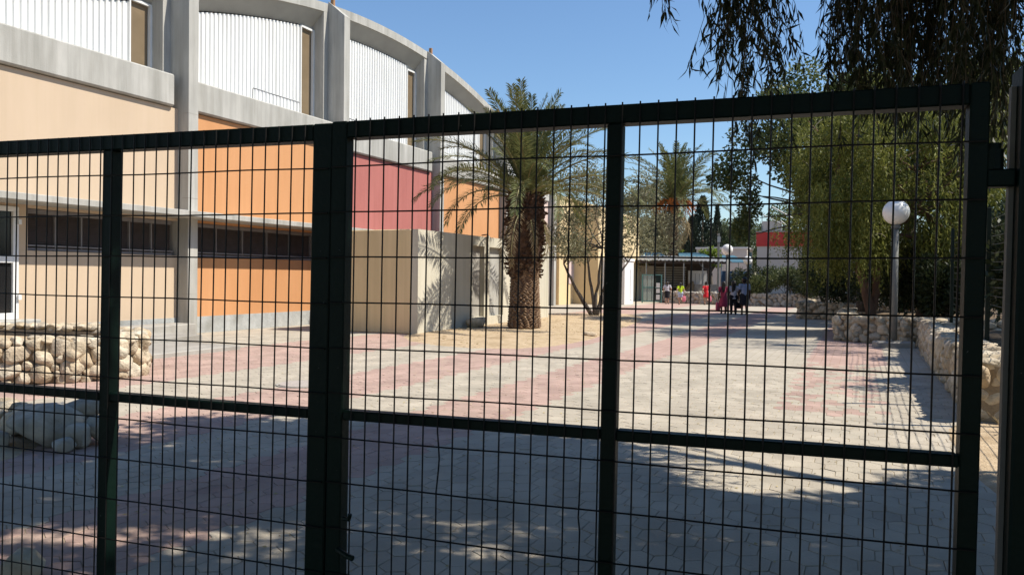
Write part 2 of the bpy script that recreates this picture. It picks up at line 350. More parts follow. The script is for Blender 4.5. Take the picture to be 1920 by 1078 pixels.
# pavement: bedding sheet, near pavers as pieces, far sheet
def uvpoly(pts, z): return [W(u, v, z) for u, v in pts]
pv = MB().add(uvpoly([(-14,-15.4),(-14,6),(75,6),(75,-15.4)], -.0045), [(0,1,2,3)])
pavement = pv.build('pavement', M['joint']); tag(pavement, kind='structure')
PAVE_U = 15.2
fp = MB().add(uvpoly([(PAVE_U,-15.4),(PAVE_U,6),(75,6),(75,-15.4)], -.0035), [(0,1,2,3)])
fp.build('paving_sheet', M['far_paving'], pavement)
HP, HW = .205, .168                                     # hexagonal paver: long along u, wide across v
def hexring(g, k=1.0):
    a = HP * .62 - g; b = HW / 2 - g; c = HP * .38 - g * .6
    return [(a, 0), (c, b), (-c, b), (-a, 0), (-c, -b), (c, -b)]
def paver_verts(tilt=(0, 0, 0)):
    bot = hexring(.0024); top = hexring(.0048)
    f = lambda p, z: (p[0] * U[0] + p[1] * V[0], p[0] * U[1] + p[1] * V[1], z + tilt[0] * p[0] + tilt[1] * p[1] + tilt[2])
    return [f(p, -.02) for p in bot] + [f(p, -.0028) for p in bot] + [f(p, 0) for p in top]
PF = [tuple(range(17, 11, -1))] + [(k*6+(i+1)%6, k*6+i, k*6+6+i, k*6+6+(i+1)%6) for k in (0, 1) for i in range(6)]
variants = {0: [], 1: []}
for k in (0, 1):
    for i in range(6):
        me = bpy.data.meshes.new('paver'); me.from_pydata(paver_verts((random.uniform(-.012,.012), random.uniform(-.012,.012), 0)), [], PF)
        at_ = me.attributes.new('rnd', 'FLOAT', 'POINT'); at_.data.foreach_set('value', [i / 5] * 18)
        me.materials.append(M['paver_pink' if k else 'paver_grey']); variants[k].append(me)
cells = []
for i in range(-2, int(PAVE_U / HP) + 2):
    for j in range(int(-15.4 / HW), int(1.15 / HW)):
        pass
row = 0; v0 = -15.36
while v0 < 1.9:
    off = (HP if row % 2 else 0.0)
    uu = 2.0 + off
    while uu < PAVE_U + .1:
        x, y, _ = W(uu, v0)
        if y > 3.0 and abs(x) < .72 * y + .5: cells.append((math.hypot(x, y), uu, v0, x, y))
        uu += 2 * HP
    v0 += HW / 2 + .0; row += 1
cells.sort()
near = [c for c in cells if abs(c[3]) < .66 * c[4] + .1 and c[4] > 3.75][:300]
nearset = set(id(c) for c in near)
for c in near:
    o = link('paver', random.choice(variants[is_pink(c[2], c[1])]), pavement, (c[3], c[4], random.uniform(-.0015, .0015)))
rest = [c for c in cells if id(c) not in nearset]
T = np.array([paver_verts()])[0]
nv = len(rest); cen = np.array([(c[3], c[4], 0) for c in rest]); tl = rng.uniform(-.012, .012, (nv, 2)); dz = rng.uniform(-.0015, .0015, nv)
vv = T[None] + cen[:, None]; vv[:, :, 2] += (T[None, :, 0] * tl[:, :1] + T[None, :, 1] * tl[:, 1:]) + dz[:, None]
faces = [tuple(k * 18 + i for i in f) for k in range(nv) for f in PF]
me = bpy.data.meshes.new('pavers'); me.from_pydata(vv.reshape(-1, 3).tolist(), [], faces)
me.materials.append(M['paver_grey']); me.materials.append(M['paver_pink'])
me.polygons.foreach_set('material_index', np.repeat([is_pink(c[2], c[1]) for c in rest], len(PF)).astype(np.int32))
a_ = me.attributes.new('rnd', 'FLOAT', 'POINT'); a_.data.foreach_set('value', np.repeat(rng.random(nv), 18).astype(np.float32)); me.update()
tag(link('pavers', me, pavement), kind='stuff')

def blob_sheet(name, outline, z, m, amp=.03, kind='structure', n=26, edge=-.02, mound=0.0):
    """soft-edged patch of soil with an uneven surface"""
    P = [Vector((x, y, 0)) for x, y in outline]; c = sum(P, Vector()) / len(P); k = len(P); S = 4 * k
    ring = []
    for i in range(S):
        t = i / S * k; a = int(t) % k; f = t - int(t); p0, p1, p2, p3 = P[a-1], P[a], P[(a+1) % k], P[(a+2) % k]
        ring.append(.5 * ((2*p1) + (p2-p0)*f + (2*p0-5*p1+4*p2-p3)*f*f + (3*p1-p0-3*p2+p3)*f**3))
    vs = [(c.x, c.y, z + mound + random.uniform(-amp, amp))]; fs = []
    K = 9
    for r in range(1, K + 1):
        q = r / K
        for i, p in enumerate(ring):
            s = q + (random.uniform(-.012, .012) if r == K else random.uniform(-.03, .03))
            x = c + (p - c) * s
            vs.append((x.x, x.y, (edge if r == K else z + mound * (1 - q * q) + random.uniform(-amp, amp) * (1 - q))))
    for i in range(S): fs.append((0, 1 + i, 1 + (i + 1) % S))
    for r in range(K - 1):
        for i in range(S):
            a = 1 + r * S + i; b = 1 + r * S + (i + 1) % S; fs.append((a, a + S, b + S, b))
    return tag(MB().add(vs, fs).build(name, m, smooth=True), kind=kind)
blob_sheet('sand_bed', [(-2.7,20.2),(-2.35,17.7),(-1.2,16.35),(.1,16.15),(1.2,17.4),(2.1,19.4),(3.2,23),(4.6,27.5),(5.2,31.5),(4.2,33.5),(1.4,32.5),(-.2,27.5),(-1.6,23.5)], .022, M['sand'], .012, mound=.05, edge=-.008)
blob_sheet('sandy_bed', [(-4.0,6.3),(-4.2,6.95),(-5.0,7.5),(-7,8.3),(-9,8.4),(-8,6.2),(-5.5,5.4),(-4.2,5.6)], .03, M['sand'], .015, mound=.03, edge=-.008)

blob_sheet('sandy_verge', [W(9.5,.95)[:2], W(9.5,2.4)[:2], W(6,2.6)[:2], W(3.0,2.4)[:2], W(3.4,1.5)[:2], W(5.2,1.1)[:2], W(7.2,.8)[:2]], .012, M['sand'], .008, edge=-.008)

# ================================================================== STONE WALLS
stone_meshes = []
import bmesh
for i in range(18):
    bm = bmesh.new(); bmesh.ops.create_icosphere(bm, subdivisions=3, radius=1.0)
    cuts = [(Vector(rng.normal(size=3)).normalized(), random.uniform(.58, .92)) for _ in range(12)]
    ph = rng.uniform(0, 6.28, 6)
    for v in bm.verts:
        p = v.co.normalized()
        for d, t in cuts:
            k = p.dot(d) - t
            if k > 0: p = p - d * (k * .92)
        k = 1 + .035 * math.sin(4.3 * p.x + ph[0]) * math.cos(5 * p.z + ph[1]) + .022 * math.sin(9 * p.y + ph[2]) * math.sin(8 * p.x + ph[3]) + .012 * math.sin(17 * p.z + ph[4]) * math.sin(15 * p.y + ph[5])
        v.co = p * k
    me = bpy.data.meshes.new('stone'); bm.to_mesh(me); bm.free(); me.materials.append(M['stone'])
    me.polygons.foreach_set('use_smooth', [True] * len(me.polygons)); stone_meshes.append(me)
stone_meshes_g = []
for me in stone_meshes:
    c = me.copy(); c.materials.clear(); c.materials.append(M['stone_grey']); stone_meshes_g.append(c)
def put_stone(parent, p, size, rot, grey=False, name='stone'):
    return link(name, random.choice(stone_meshes_g if grey else stone_meshes), parent, p, rot, size)
def stone_wall(name, label, path, h, size, thick=.36, z0=0.0, group=None, grey=False, end_caps=(False, False), side=1, top=True, back=False, cat='wall'):
    """rubble wall: path runs along its outer face; the wall lies to the left of the path direction when side = 1"""
    P = [Vector((x, y, 0)) for x, y in path]
    root = empty(name, (P[0].x, P[0].y, z0), label=label, cat=cat, group=group); o = P[0].copy()
    seg = []
    for a, b in zip(P[:-1], P[1:]):
        t = (b - a).normalized(); seg.append((a - o, b - o, t, Vector((-t.y, t.x, 0)) * side))
    # core
    core = MB(); outer = []; inner = []
    for i, p in enumerate(P):
        n = Vector()
        if i > 0: n += seg[i-1][3]
        if i < len(seg): n += seg[i][3]
        n.normalize(); outer.append(p - o + n * size * .28); inner.append(p - o + n * (thick - size * (.28 if back else .05)))
    k = len(P); hh = h - size * .28
    vs = [(*q.xy, -.05) for q in outer] + [(*q.xy, hh) for q in outer] + [(*q.xy, hh) for q in inner] + [(*q.xy, -.05) for q in inner]
    fs = []
    for i in range(k - 1):
        for r in range(3): fs.append((r*k+i, r*k+i+1, (r+1)*k+i+1, (r+1)*k+i))
        fs.append((3*k+i, 3*k+i+1, i+1, i))
    fs += [(0, k, 2*k, 3*k), (k-1, 4*k-1, 3*k-1, 2*k-1)]
    core.add(vs, fs).build('mortar_core', M['mortar'], root)
    def face(a, b, t, n, shift):
        Ln = (b - a).length; disks = []
        for rad, tr in ((.60, 14), (.52, 22), (.45, 30), (.37, 40), (.29, 55), (.22, 60)):
            rr = rad * size
            for _ in range(int(tr * Ln * h / (size * size)) + 6):
                ss = random.uniform(-.02, Ln + .02); zz = random.uniform(rr * .55, max(rr * .6, h - rr * .75)); ar = random.uniform(1.0, 1.45)
                if all(((ss - q[0]) / (1.12)) ** 2 + ((zz - q[1]) * 1.12) ** 2 > (.86 * (rr + q[2])) ** 2 for q in disks): disks.append((ss, zz, rr, ar))
        for ss, zz, rr, ar in disks:
            c = a + t * ss + n * (shift + min(size * .30, rr * .55)); c.z = zz
            put_stone(root, c, (rr * 1.17 * math.sqrt(ar), rr * random.uniform(.8, 1.0), rr * 1.13 / math.sqrt(ar) * 1.05),
                      (random.uniform(-.3, .3), random.uniform(-.7, .7), math.atan2(t.y, t.x) + random.uniform(-.2, .2)), grey)
    for a, b, t, n in seg:
        face(a, b, t, n, 0)
        if back: face(a + n * thick, b + n * thick, t, -n, 0)
        if top:
            for q in ((.30, .78) if thick > .3 else (.5,)):
                s = random.uniform(-.2, .2) * size
                while s < (b - a).length:
                    w = size * random.uniform(.7, 1.25); c = a + t * (s + w / 2) + n * (thick * q); c.z = h - size * .14 + random.uniform(-.02, .03)
                    put_stone(root, c, (w * .54, thick * .33, size * random.uniform(.22, .32)), (random.uniform(-.2, .2), random.uniform(-.2, .2), math.atan2(t.y, t.x) + random.uniform(-.4, .4)), grey)
                    s += w * .9
    for i in range(1, len(P) - 1):                      # quoins where the wall turns
        n = (seg[i-1][3] + seg[i][3]).normalized(); zz = size * .3
        while zz < h - size * .2:
            rr = size * random.uniform(.42, .56); c = P[i] - o + n * rr * .45; c.z = zz
            put_stone(root, c, (rr * 1.15, rr, rr * .95), (random.uniform(-.3,.3), random.uniform(-.5,.5), random.uniform(0,3)), grey); zz += rr * 1.5
    for e, flag in ((0, end_caps[0]), (1, end_caps[1])):
        if flag:
            a, b, t, n = seg[0] if e == 0 else seg[-1]
            p = a if e == 0 else b
            face(p, p + n * thick, n, t if e == 0 else -t, 0)
    return root
def uvp(*pts): return [W(u, v)[:2] for u, v in pts]

# left planter ring (closed kidney), low wall at lower left
stone_wall('stone_planter_wall', 'tall pale rubble planter wall in front of the peach building wall at left', [(-9.8,8.5),(-8.2,9.35),(-6.95,9.98),(-5.95,10.5),(-5.5,10.9),(-5.42,11.45),(-5.8,12.3),(-6.6,12.95),(-7.6,13.3),(-9.8,13.75)], .60, .225, .42, end_caps=(True, False))
blob_sheet('planter_soil', [(-9.7,9.1),(-8.2,9.8),(-6.9,10.45),(-6.0,11.1),(-6.0,11.7),(-6.7,12.4),(-8.2,12.8),(-9.7,13.1)], .46, M['sand'], .02, edge=.42)
low = stone_wall('low_stone_border', 'low border of rough stones round the sandy bed at lower left', [(-4.25,7.05),(-4.65,7.45),(-5.3,7.75),(-6.7,8.25),(-8.4,8.7)], .25, .22, .30, side=1, back=True)
for (x, y, z, a, b, c, rz) in ((-4.02,6.72,.17,.34,.25,.20,.35),(-3.86,6.98,.27,.27,.22,.12,.1),(-4.22,6.95,.2,.24,.22,.16,1.1),(-4.38,6.52,.10,.17,.14,.11,-.3),(-3.72,6.62,.10,.14,.13,.12,.9),(-3.62,6.84,.13,.15,.16,.14,.2),(-4.12,7.15,.16,.22,.2,.15,.6),(-3.74,6.45,.06,.10,.09,.07,.3)):
    put_stone(low, (x - low.location.x, y - low.location.y, z), (a, b, c), (random.uniform(-.3,.3), random.uniform(-.3,.3), rz), True)
def boulder(x, y, s, label, rz=0, sink=.3, grey=False, group=None):
    me = random.choice(stone_meshes_g if grey else stone_meshes)
    o = link('boulder', me, None, (x, y, s[2] * (1 - sink)), (random.uniform(-.2,.2), random.uniform(-.2,.2), rz), s)
    return tag(o, label, 'boulder', group)
boulder(-2.40, 3.80, (.11,.10,.085), 'round pale boulder at the bottom left corner on pink paving', .4)
boulder(*W(19.9,-10.05)[:2], (.42,.25,.24), 'flat pale boulder at the foot of the cream block beside its doorway', .9)
boulder(*W(18.9,-6.3)[:2], (.2,.13,.09), 'small flat stone on the edge of the sand bed', .3)

# right: wall A along the road, wall B behind the lamp, walls C and D farther on
stone_wall('stone_retaining_wall', 'long rubble retaining wall under the wire fence at right', uvp((9.65,1.12),(12,1.12),(15,1.14),(17.6,1.18),(20.2,1.25)), .66, .215, .50, end_caps=(True, False), side=-1)
stone_wall('rubble_wall', 'pale rubble planter wall directly behind the tall globe lamp', uvp((26,-.55),(23,-.55),(21.05,-.55),(20.75,-.1),(20.35,1.0),(20.3,2.2),(20.3,3.6)), .64, .225, .45, side=1)
stone_wall('rubble_wall', 'brownish rubble planter wall in the shade beyond the lamp', uvp((37,-2.2),(34,-2.2),(32.35,-2.2),(31.9,-1.0),(31.3,1.0),(30.8,3.2)), .64, .26, .45, side=1)
stone_wall('grey_stone_wall', 'grey fieldstone wall under the far shrubs behind the children', [(9.2,48.6),(11.5,46.9),(13.5,45.0),(16.6,42.7),(19.5,41.4)], .72, .30, .45, side=1, grey=True)
for pts, zz, eg in ((uvp((10.7,2.0),(15,1.95),(19.9,1.95),(20.9,4),(20.8,12),(13,12),(10.6,6)), .42, -.02),
                    (uvp((21.2,1.6),(21.9,.35),(24,.25),(30,.25),(30.6,2.0),(30.6,14),(21.2,14)), .50, .38),
                    (uvp((32.3,1.6),(33.4,-1.3),(37,-1.4),(42,-1.4),(46,4),(44,16),(32,16)), .50, .38)):
    blob_sheet('planter_soil', pts, zz, M['soil'], .02, edge=eg)
blob_sheet('planter_soil', [(9.7,49),(12,47.1),(14,45.3),(17,43.2),(20,42),(30,46),(28,54),(14,54)], .58, M['soil'], .02, edge=.52)

# ================================================================== SPORTS HALL
HU, HV = 14.0, -15.35
hall = empty('sports_hall', W(HU, HV), UANG, label='long concrete hall with arched roof, white cladding and peach, orange and red wall panels', cat='building')
def hb(mb, u0, u1, v0, v1, z0, z1, mi=0, ch=0.0): return mb.box(u0 - HU, u1 - HU, -(v0 - HV), -(v1 - HV), z0, z1, mi, ch)
def hp(u, v, z): return (u - HU, -(v - HV), z)
def fb(u): return 10.12 - .0160 * (u - 24.0) ** 2 if u > 13.9 else 8.72 - .27 * (14 - u)
PIL = [7.8 + 6.2 * i for i in range(6)]                # left edge of each pillar's front
PW = .30
wallc = ['peach', 'orange', 'red', 'orange', 'palepink']
for i, p in enumerate(PIL):
    mb = MB(); t = fb(p + .15) + .33
    pr = [(-15.0, t - .52), (-15.63, t), (-15.63, 0), (-15.0, 0)]
    vs = [hp(p, v, z) for v, z in pr] + [hp(p + PW, v, z) for v, z in pr]
    mb.add(vs, [(0,1,2,3), (7,6,5,4), (0,4,5,1), (1,5,6,2), (2,6,7,3), (3,7,4,0)])
    hb(mb, p - .22, p + PW + .05, -15.632, -16.6, 0, t - .36)
    pil = mb.build('pillar', M['concrete'], hall)
    for zz in (1.0, 3.35, 5.42): g = MB(); hb(g, p - .002, p + PW + .002, -14.998, -15.2, zz, zz + .014); g.build('joint_line', M['concrete_dark'], pil)
    s = MB(); hb(s, p + .09, p + .19, -15.5, -15.62, t - .12, t + .13, 0, .01); s.build('roof_stub', M['stub'], pil)
for i in range(5):
    a, b = PIL[i] + PW, PIL[i + 1]
    wm = M[wallc[i]]
    m = MB(); hb(m, a, b, -15.35, -15.75, 2.80, 5.54); m.build('upper_wall', wm, hall)
    m = MB()
    if i == 0:
        hb(m, 10.05, b, -15.35, -15.75, .42, 1.94); hb(m, a, 8.75, -15.35, -15.75, .42, 1.94); hb(m, a, 8.75, -15.355, -15.75, 1.94, 2.80); hb(m, 10.05, 10.24, -15.355, -15.75, 1.94, 2.80)
    else: hb(m, a, b, -15.35, -15.75, .42, 1.94)
    m.build('lower_wall', wm, hall)
    m = MB()
    if i == 0: hb(m, 10.05, b, -15.335, -15.75, 0, .42); hb(m, a, 8.75, -15.335, -15.75, 0, .42)
    else: hb(m, a, b, -15.335, -15.75, 0, .42)
    m.build('plinth', M['plinth'], hall)
    # beam above the painted panel
    m = MB(); hb(m, a + .01, b - .2, -15.23, -16.5, 5.56, 6.33, 0, .035); m.build('beam', M['concrete'], hall)
    # ribbon window
    w0 = 10.26 if i == 0 else a + .06; w1 = b - .12
    m = MB()
    hb(m, w0, w1, -15.43, -15.5, 2.70, 2.79); hb(m, w0, w1, -15.40, -15.5, 1.95, 2.0); hb(m, w0, w1, -15.375, -15.43, 2.03, 2.06)
    win = m.build('ribbon_window', M['win_frame'], hall)
    n = 6; L = (w1 - w0) / n
    for k in range(n):
        x0 = w0 + k * L; 
        mu = MB(); hb(mu, x0, x0 + .028, -15.42, -15.5, 2.0, 2.70); mu.build('mullion', M['win_frame'], win)
        lo = MB(); hb(lo, x0 + .028, x0 + L, -15.49, -15.52, 2.0, 2.70)
        for q in range(16):
            zz = 2.01 + q * .0425
            lo.add([hp(x0+.03, -15.455, zz), hp(x0+L-.005, -15.455, zz), hp(x0+L-.005, -15.487, zz+.036), hp(x0+.03, -15.487, zz+.036)], [(0,1,2,3)])
        lo.build('louvre_panel', M['louvre'], win)
    # cladding: trapezoid ribs under the arch
    c0, c1 = a - .05, PIL[i + 1] - .86
    pitch = .152; us = []; x = c0; 
    while x < c1:
        for du, dv in ((0, 0), (.036, 0), (.058, .042), (.116, .042), (.138, 0)):
            if x + du < c1: us.append((x + du, dv))
        x += pitch
    us.append((c1, 0))
    m = MB(); k = len(us)
    vs = [hp(u, -16.05 + d, 6.30) for u, d in us] + [hp(u, -16.05 + d, fb(u) - .50) for u, d in us]
    m.add(vs, [(j, j + 1, k + j + 1, k + j) for j in range(k - 1)])
    clad = m.build('corrugated_cladding', M['white_metal'], hall)
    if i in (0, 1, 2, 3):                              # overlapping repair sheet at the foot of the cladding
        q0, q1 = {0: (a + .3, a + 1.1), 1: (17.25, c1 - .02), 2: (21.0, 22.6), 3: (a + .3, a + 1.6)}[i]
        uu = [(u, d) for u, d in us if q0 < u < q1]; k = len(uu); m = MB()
        vs = [hp(u, -16.02 + d, 6.31) for u, d in uu] + [hp(u, -16.02 + d, 6.86) for u, d in uu] + [hp(u, -16.04 + d, 6.86) for u, d in uu]
        m.add(vs, [(r*k+j, r*k+j+1, (r+1)*k+j+1, (r+1)*k+j) for j in range(k - 1) for r in (0, 1)]).build('lap_sheet', M['white_metal'], clad)
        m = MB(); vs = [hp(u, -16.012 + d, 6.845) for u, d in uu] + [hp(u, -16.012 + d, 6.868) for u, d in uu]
        m.add(vs, [(j, j+1, k+j+1, k+j) for j in range(k - 1)]).build('lap_shadow_strip', M['win_frame'], clad)  # dark strip standing in for the shadow line where the sheets overlap
    # narrow window beside the pillar
    x0, x1 = c1, PIL[i + 1] - .22
    m = MB(); zt = fb(x1) - .62
    hb(m, x0 + .02, x1, -16.0, -16.08, zt, zt + .06); hb(m, x1 - .06, x1, -15.99, -16.08, 6.33, zt); hb(m, x0, x0 + .04, -16.0, -16.1, 6.33, zt)
    nw = m.build('narrow_window', M['white_frame'], hall)
    m = MB(); hb(m, x0 + .04, x1 - .06, -16.09, -16.11, 6.33, zt); m.build('pane', M['brown_pane'], nw)
    m = MB(); hb(m, x0, x1, -16.06, -16.1, zt + .06, fb(x1) - .4); m.build('lintel', M['soffit'], nw)
    # arched fascia and its soffit
    N = 14; m = MB(); A, B = PIL[i] + PW, PIL[i + 1]
    vs = []
    for j in range(N + 1):
        u = A + (B - A) * j / N; f = fb(u)
        vs += [hp(u, -15.63, f), hp(u, -15.63, f + .28), hp(u, -15.95, f + .28), hp(u, -15.87, f)]
    m.add(vs, [(j*4+r, j*4+4+r, j*4+4+(r+1)%4, j*4+(r+1)%4) for j in range(N) for r in range(4)] + [(0,1,2,3), (N*4+3, N*4+2, N*4+1, N*4)])
    fas = m.build('fascia', M['concrete'], hall)
    m = MB(); vs = []
    for j in range(N + 1):
        u = A + (B - A) * j / N; vs += [hp(u, -15.66, fb(u) + .004), hp(u, -16.06, fb(u) - .46), hp(u, -16.2, fb(u) - .46), hp(u, -16.2, fb(u) + .1)]
    m.add(vs, [(j*4+r, j*4+4+r, j*4+5+r, j*4+1+r) for j in range(N) for r in range(3)]).build('soffit', M['soffit'], fas)
m = MB(); vs = []                                     # barrel roof and the body behind
for j in range(31):
    u = 5 + (43 - 5) * j / 30; f = max(3.2, fb(u) + .285); vs += [hp(u, -15.7, f), hp(u, -34, f), hp(u, -34, 0), hp(u, -16.3, 0), hp(u, -16.3, f - .05)]
m.add(vs, [(j*5+r, j*5+5+r, j*5+6+r, j*5+1+r) for j in range(30) for r in (0, 1, 3)] + [(1, 0, 4, 3, 2), (150, 151, 152, 153, 154)])
m.build('roof', M['concrete_dark'], hall)
m = MB(); hb(m, 4.0, 23.5, -14.45, -15.75, 2.86, 3.0, 0, .012); m.build('canopy_slab', M['concrete'], hall)
m = MB(); hb(m, 4.0, 7.8, -15.36, -16.3, 0, 6); hb(m, 39.1, 43, -15.36, -16.3, 0, 5.2); m.build('end_wall', M['peach'], hall)
# glazed door at the left edge of the picture
m = MB(); fr = .10
for (x0, x1, z0, z1) in ((8.76,10.04,.56,.69),(8.76,10.04,2.70,2.80),(9.92,10.04,.69,2.70),(8.76,8.88,.69,2.70),(8.88,9.92,1.68,1.82)): hb(m, x0, x1, -15.31, -15.42, z0, z1, 0, .008)
door = m.build('door', M['white_frame'], hall)
for z0, z1 in ((.69, 1.68), (1.82, 2.70)): p = MB(); hb(p, 8.88, 9.92, -15.37, -15.39, z0, z1); p.build('pane', M['dark_glass'], door)
for z in (.95, 2.45): p = MB(); hb(p, 10.0, 10.06, -15.26, -15.31, z, z + .1); p.build('hinge', M['white_frame'], door)
m = MB(); hb(m, 8.3, 10.3, -15.0, -15.42, 0, .56, 0, .02); m.build('door_step', M['concrete'], hall)

# low steps by the pillar
st = empty('entrance_steps', W(10, -13), UANG, label='three low concrete steps beside the left planter, against the hall', cat='steps')
def sb(u0, u1, v0, v1, z0, z1, nm='step'): MB().box(u0 - 10, u1 - 10, -(v0 + 13), -(v1 + 13), z0, z1, 0, .015).build(nm, M['concrete_dark'], st)
sb(7, 11.9, -11.3, -14.96, -.05, .085); sb(7, 12.55, -13.0, -14.97, -.04, .19); sb(7.2, 13.6, -14.3, -14.98, -.03, .33)

# ================================================================== CREAM BLOCK (switch room) in front of the hall
KU, KV = 17.2, -10.4
kio = empty('cream_block', W(KU, KV), UANG, label='flat cream concrete block with a doorway, dappled by palm shadow', cat='building')
def kb(mb, u0, u1, v0, v1, z0, z1, mi=0, ch=0.0): return mb.box(u0 - KU, u1 - KU, -(v0 - KV), -(v1 - KV), z0, z1, mi, ch)
KB = -12.9; KT = 2.72
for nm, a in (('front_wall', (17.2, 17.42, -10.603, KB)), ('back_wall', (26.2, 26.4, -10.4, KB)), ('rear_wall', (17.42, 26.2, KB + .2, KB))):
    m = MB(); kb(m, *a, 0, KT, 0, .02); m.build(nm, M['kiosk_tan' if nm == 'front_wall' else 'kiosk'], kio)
m = MB()
for u0, u1, z0, z1 in ((17.196,20.24,0,KT-.002),(21.02,21.40,0,KT-.002),(22.44,26.2,0,KT-.002),(20.24,21.02,2.42,KT-.002),(20.24,21.02,0,.31),(21.40,22.44,2.42,KT-.002),(21.40,22.44,0,.30)): kb(m, u0, u1, -10.402, -10.6, z0, z1)
m.build('side_wall', M['kiosk'], kio)
m = MB(); kb(m, 17.25, 26.35, -10.45, KB + .05, KT - .12, KT - .01); m.build('roof', M['concrete'], kio)
m = MB(); kb(m, 20.24, 21.02, -10.53, -10.57, .31, 2.42); m.build('door', M['concrete_dark'], kio)
m = MB(); kb(m, 21.40, 22.44, -10.55, -10.58, .30, 2.42); m.build('panel', M['concrete'], kio)
mk = MB()
for u0, u1, z0, z1 in ((17.62,18.45,.80,.812),(17.70,17.725,.54,.74),(17.64,17.71,.715,.735),(17.64,17.78,.53,.55),(17.84,17.94,.64,.652),(18.00,18.10,.735,.75),(18.085,18.105,.665,.735),(18.16,18.26,.735,.75),(18.245,18.265,.665,.735),(18.04,18.065,.555,.58),(18.20,18.225,.555,.58)): kb(mk, u0, u1, -10.398, -10.402, z0, z1)
mk.build('embossed_mark', M['soffit'], kio)
m = MB(); kb(m, 20.16, 20.24, -10.385, -10.45, .25, 2.50); kb(m, 21.02, 21.10, -10.385, -10.45, .25, 2.50); kb(m, 20.241, 21.019, -10.385, -10.45, 2.42, 2.50); m.build('door_frame', M['kiosk'], kio)
m = MB(); kb(m, 21.15, 21.28, -10.33, -10.40, .0, KT + .03, 0, .01); m.build('downpipe', M['kiosk'], kio)
m = MB(); m.tube([(21.32 - KU, -.03, 2.3), (21.32 - KU, -.03, KT + .02), (21.27 - KU, .02, KT + .08), (21.1 - KU, .12, KT + .05)], .018, 5); m.build('cable', M['cable'], kio)

# ================================================================== ANNEX VOLUMES beyond the palm
def block(name, label, u0, v0, lu, lv, h, m, cat='building', roof=True):
    """corner (u0, v0) nearest the road; runs lu along u and lv back from the road"""
    r = empty(name, W(u0, v0), UANG, label=label, cat=cat)
    b = MB(); b.box(0, lu, 0, lv, 0, h); b.build('wall', m, r)
    if roof: b = MB(); b.box(-.06, lu + .06, -.06, lv + .06, h + .002, h + .16, 0, .02); b.build('parapet', m, r)
    return r
def u_at(x, v):
    d = _f + _rr * ((x - 960) / 1450); t = v / (d.x * V[0] + d.y * V[1]); return (d.x * U[0] + d.y * U[1]) * t
a1 = u_at(1048, -15.2)
an = block('cream_annex', 'tall cream annex with a pale pink shutter behind the palm', a1, -15.2, 12, 5, 5.9, M['cream'])
b = MB(); b.box(.02, -.004, .25, 1.5, .0, 2.45); b.build('side_door', M['concrete_dark'], an)
e1 = u_at(1066, -15.2) - a1; e2 = u_at(1104, -15.2) - a1
sh = MB(); sh.box(e1, e2, -.03, .02, 1.15, 2.5, 0, .01); sh = sh.build('shutter', M['pinkdoor'], an)
for k in range(1, 6): s = MB(); s.box(e1 + (e2 - e1) * k / 6 - .012, e1 + (e2 - e1) * k / 6 + .012, -.045, -.03, 1.17, 2.48); s.build('seam', M['concrete'], sh)
a2 = u_at(1121, -13.7)
block('tan_annex', 'cream annex block with a shaded tan end, behind the multi-stemmed tree', a2, -13.7, 9, 4, 5.4, M['cream'])
a3 = u_at(1171, -12.3)
wb_ = block('white_outbuilding', 'bright white outbuilding beside the green gate at the end of the yard', a3, -12.3, 1.9, 3.0, 2.5, M['whitewall'])
b = MB(); b.box(1.15, 1.55, -.03, .0, .25, 2.05, 0, .008); b.build('door', M['white_frame'], wb_)

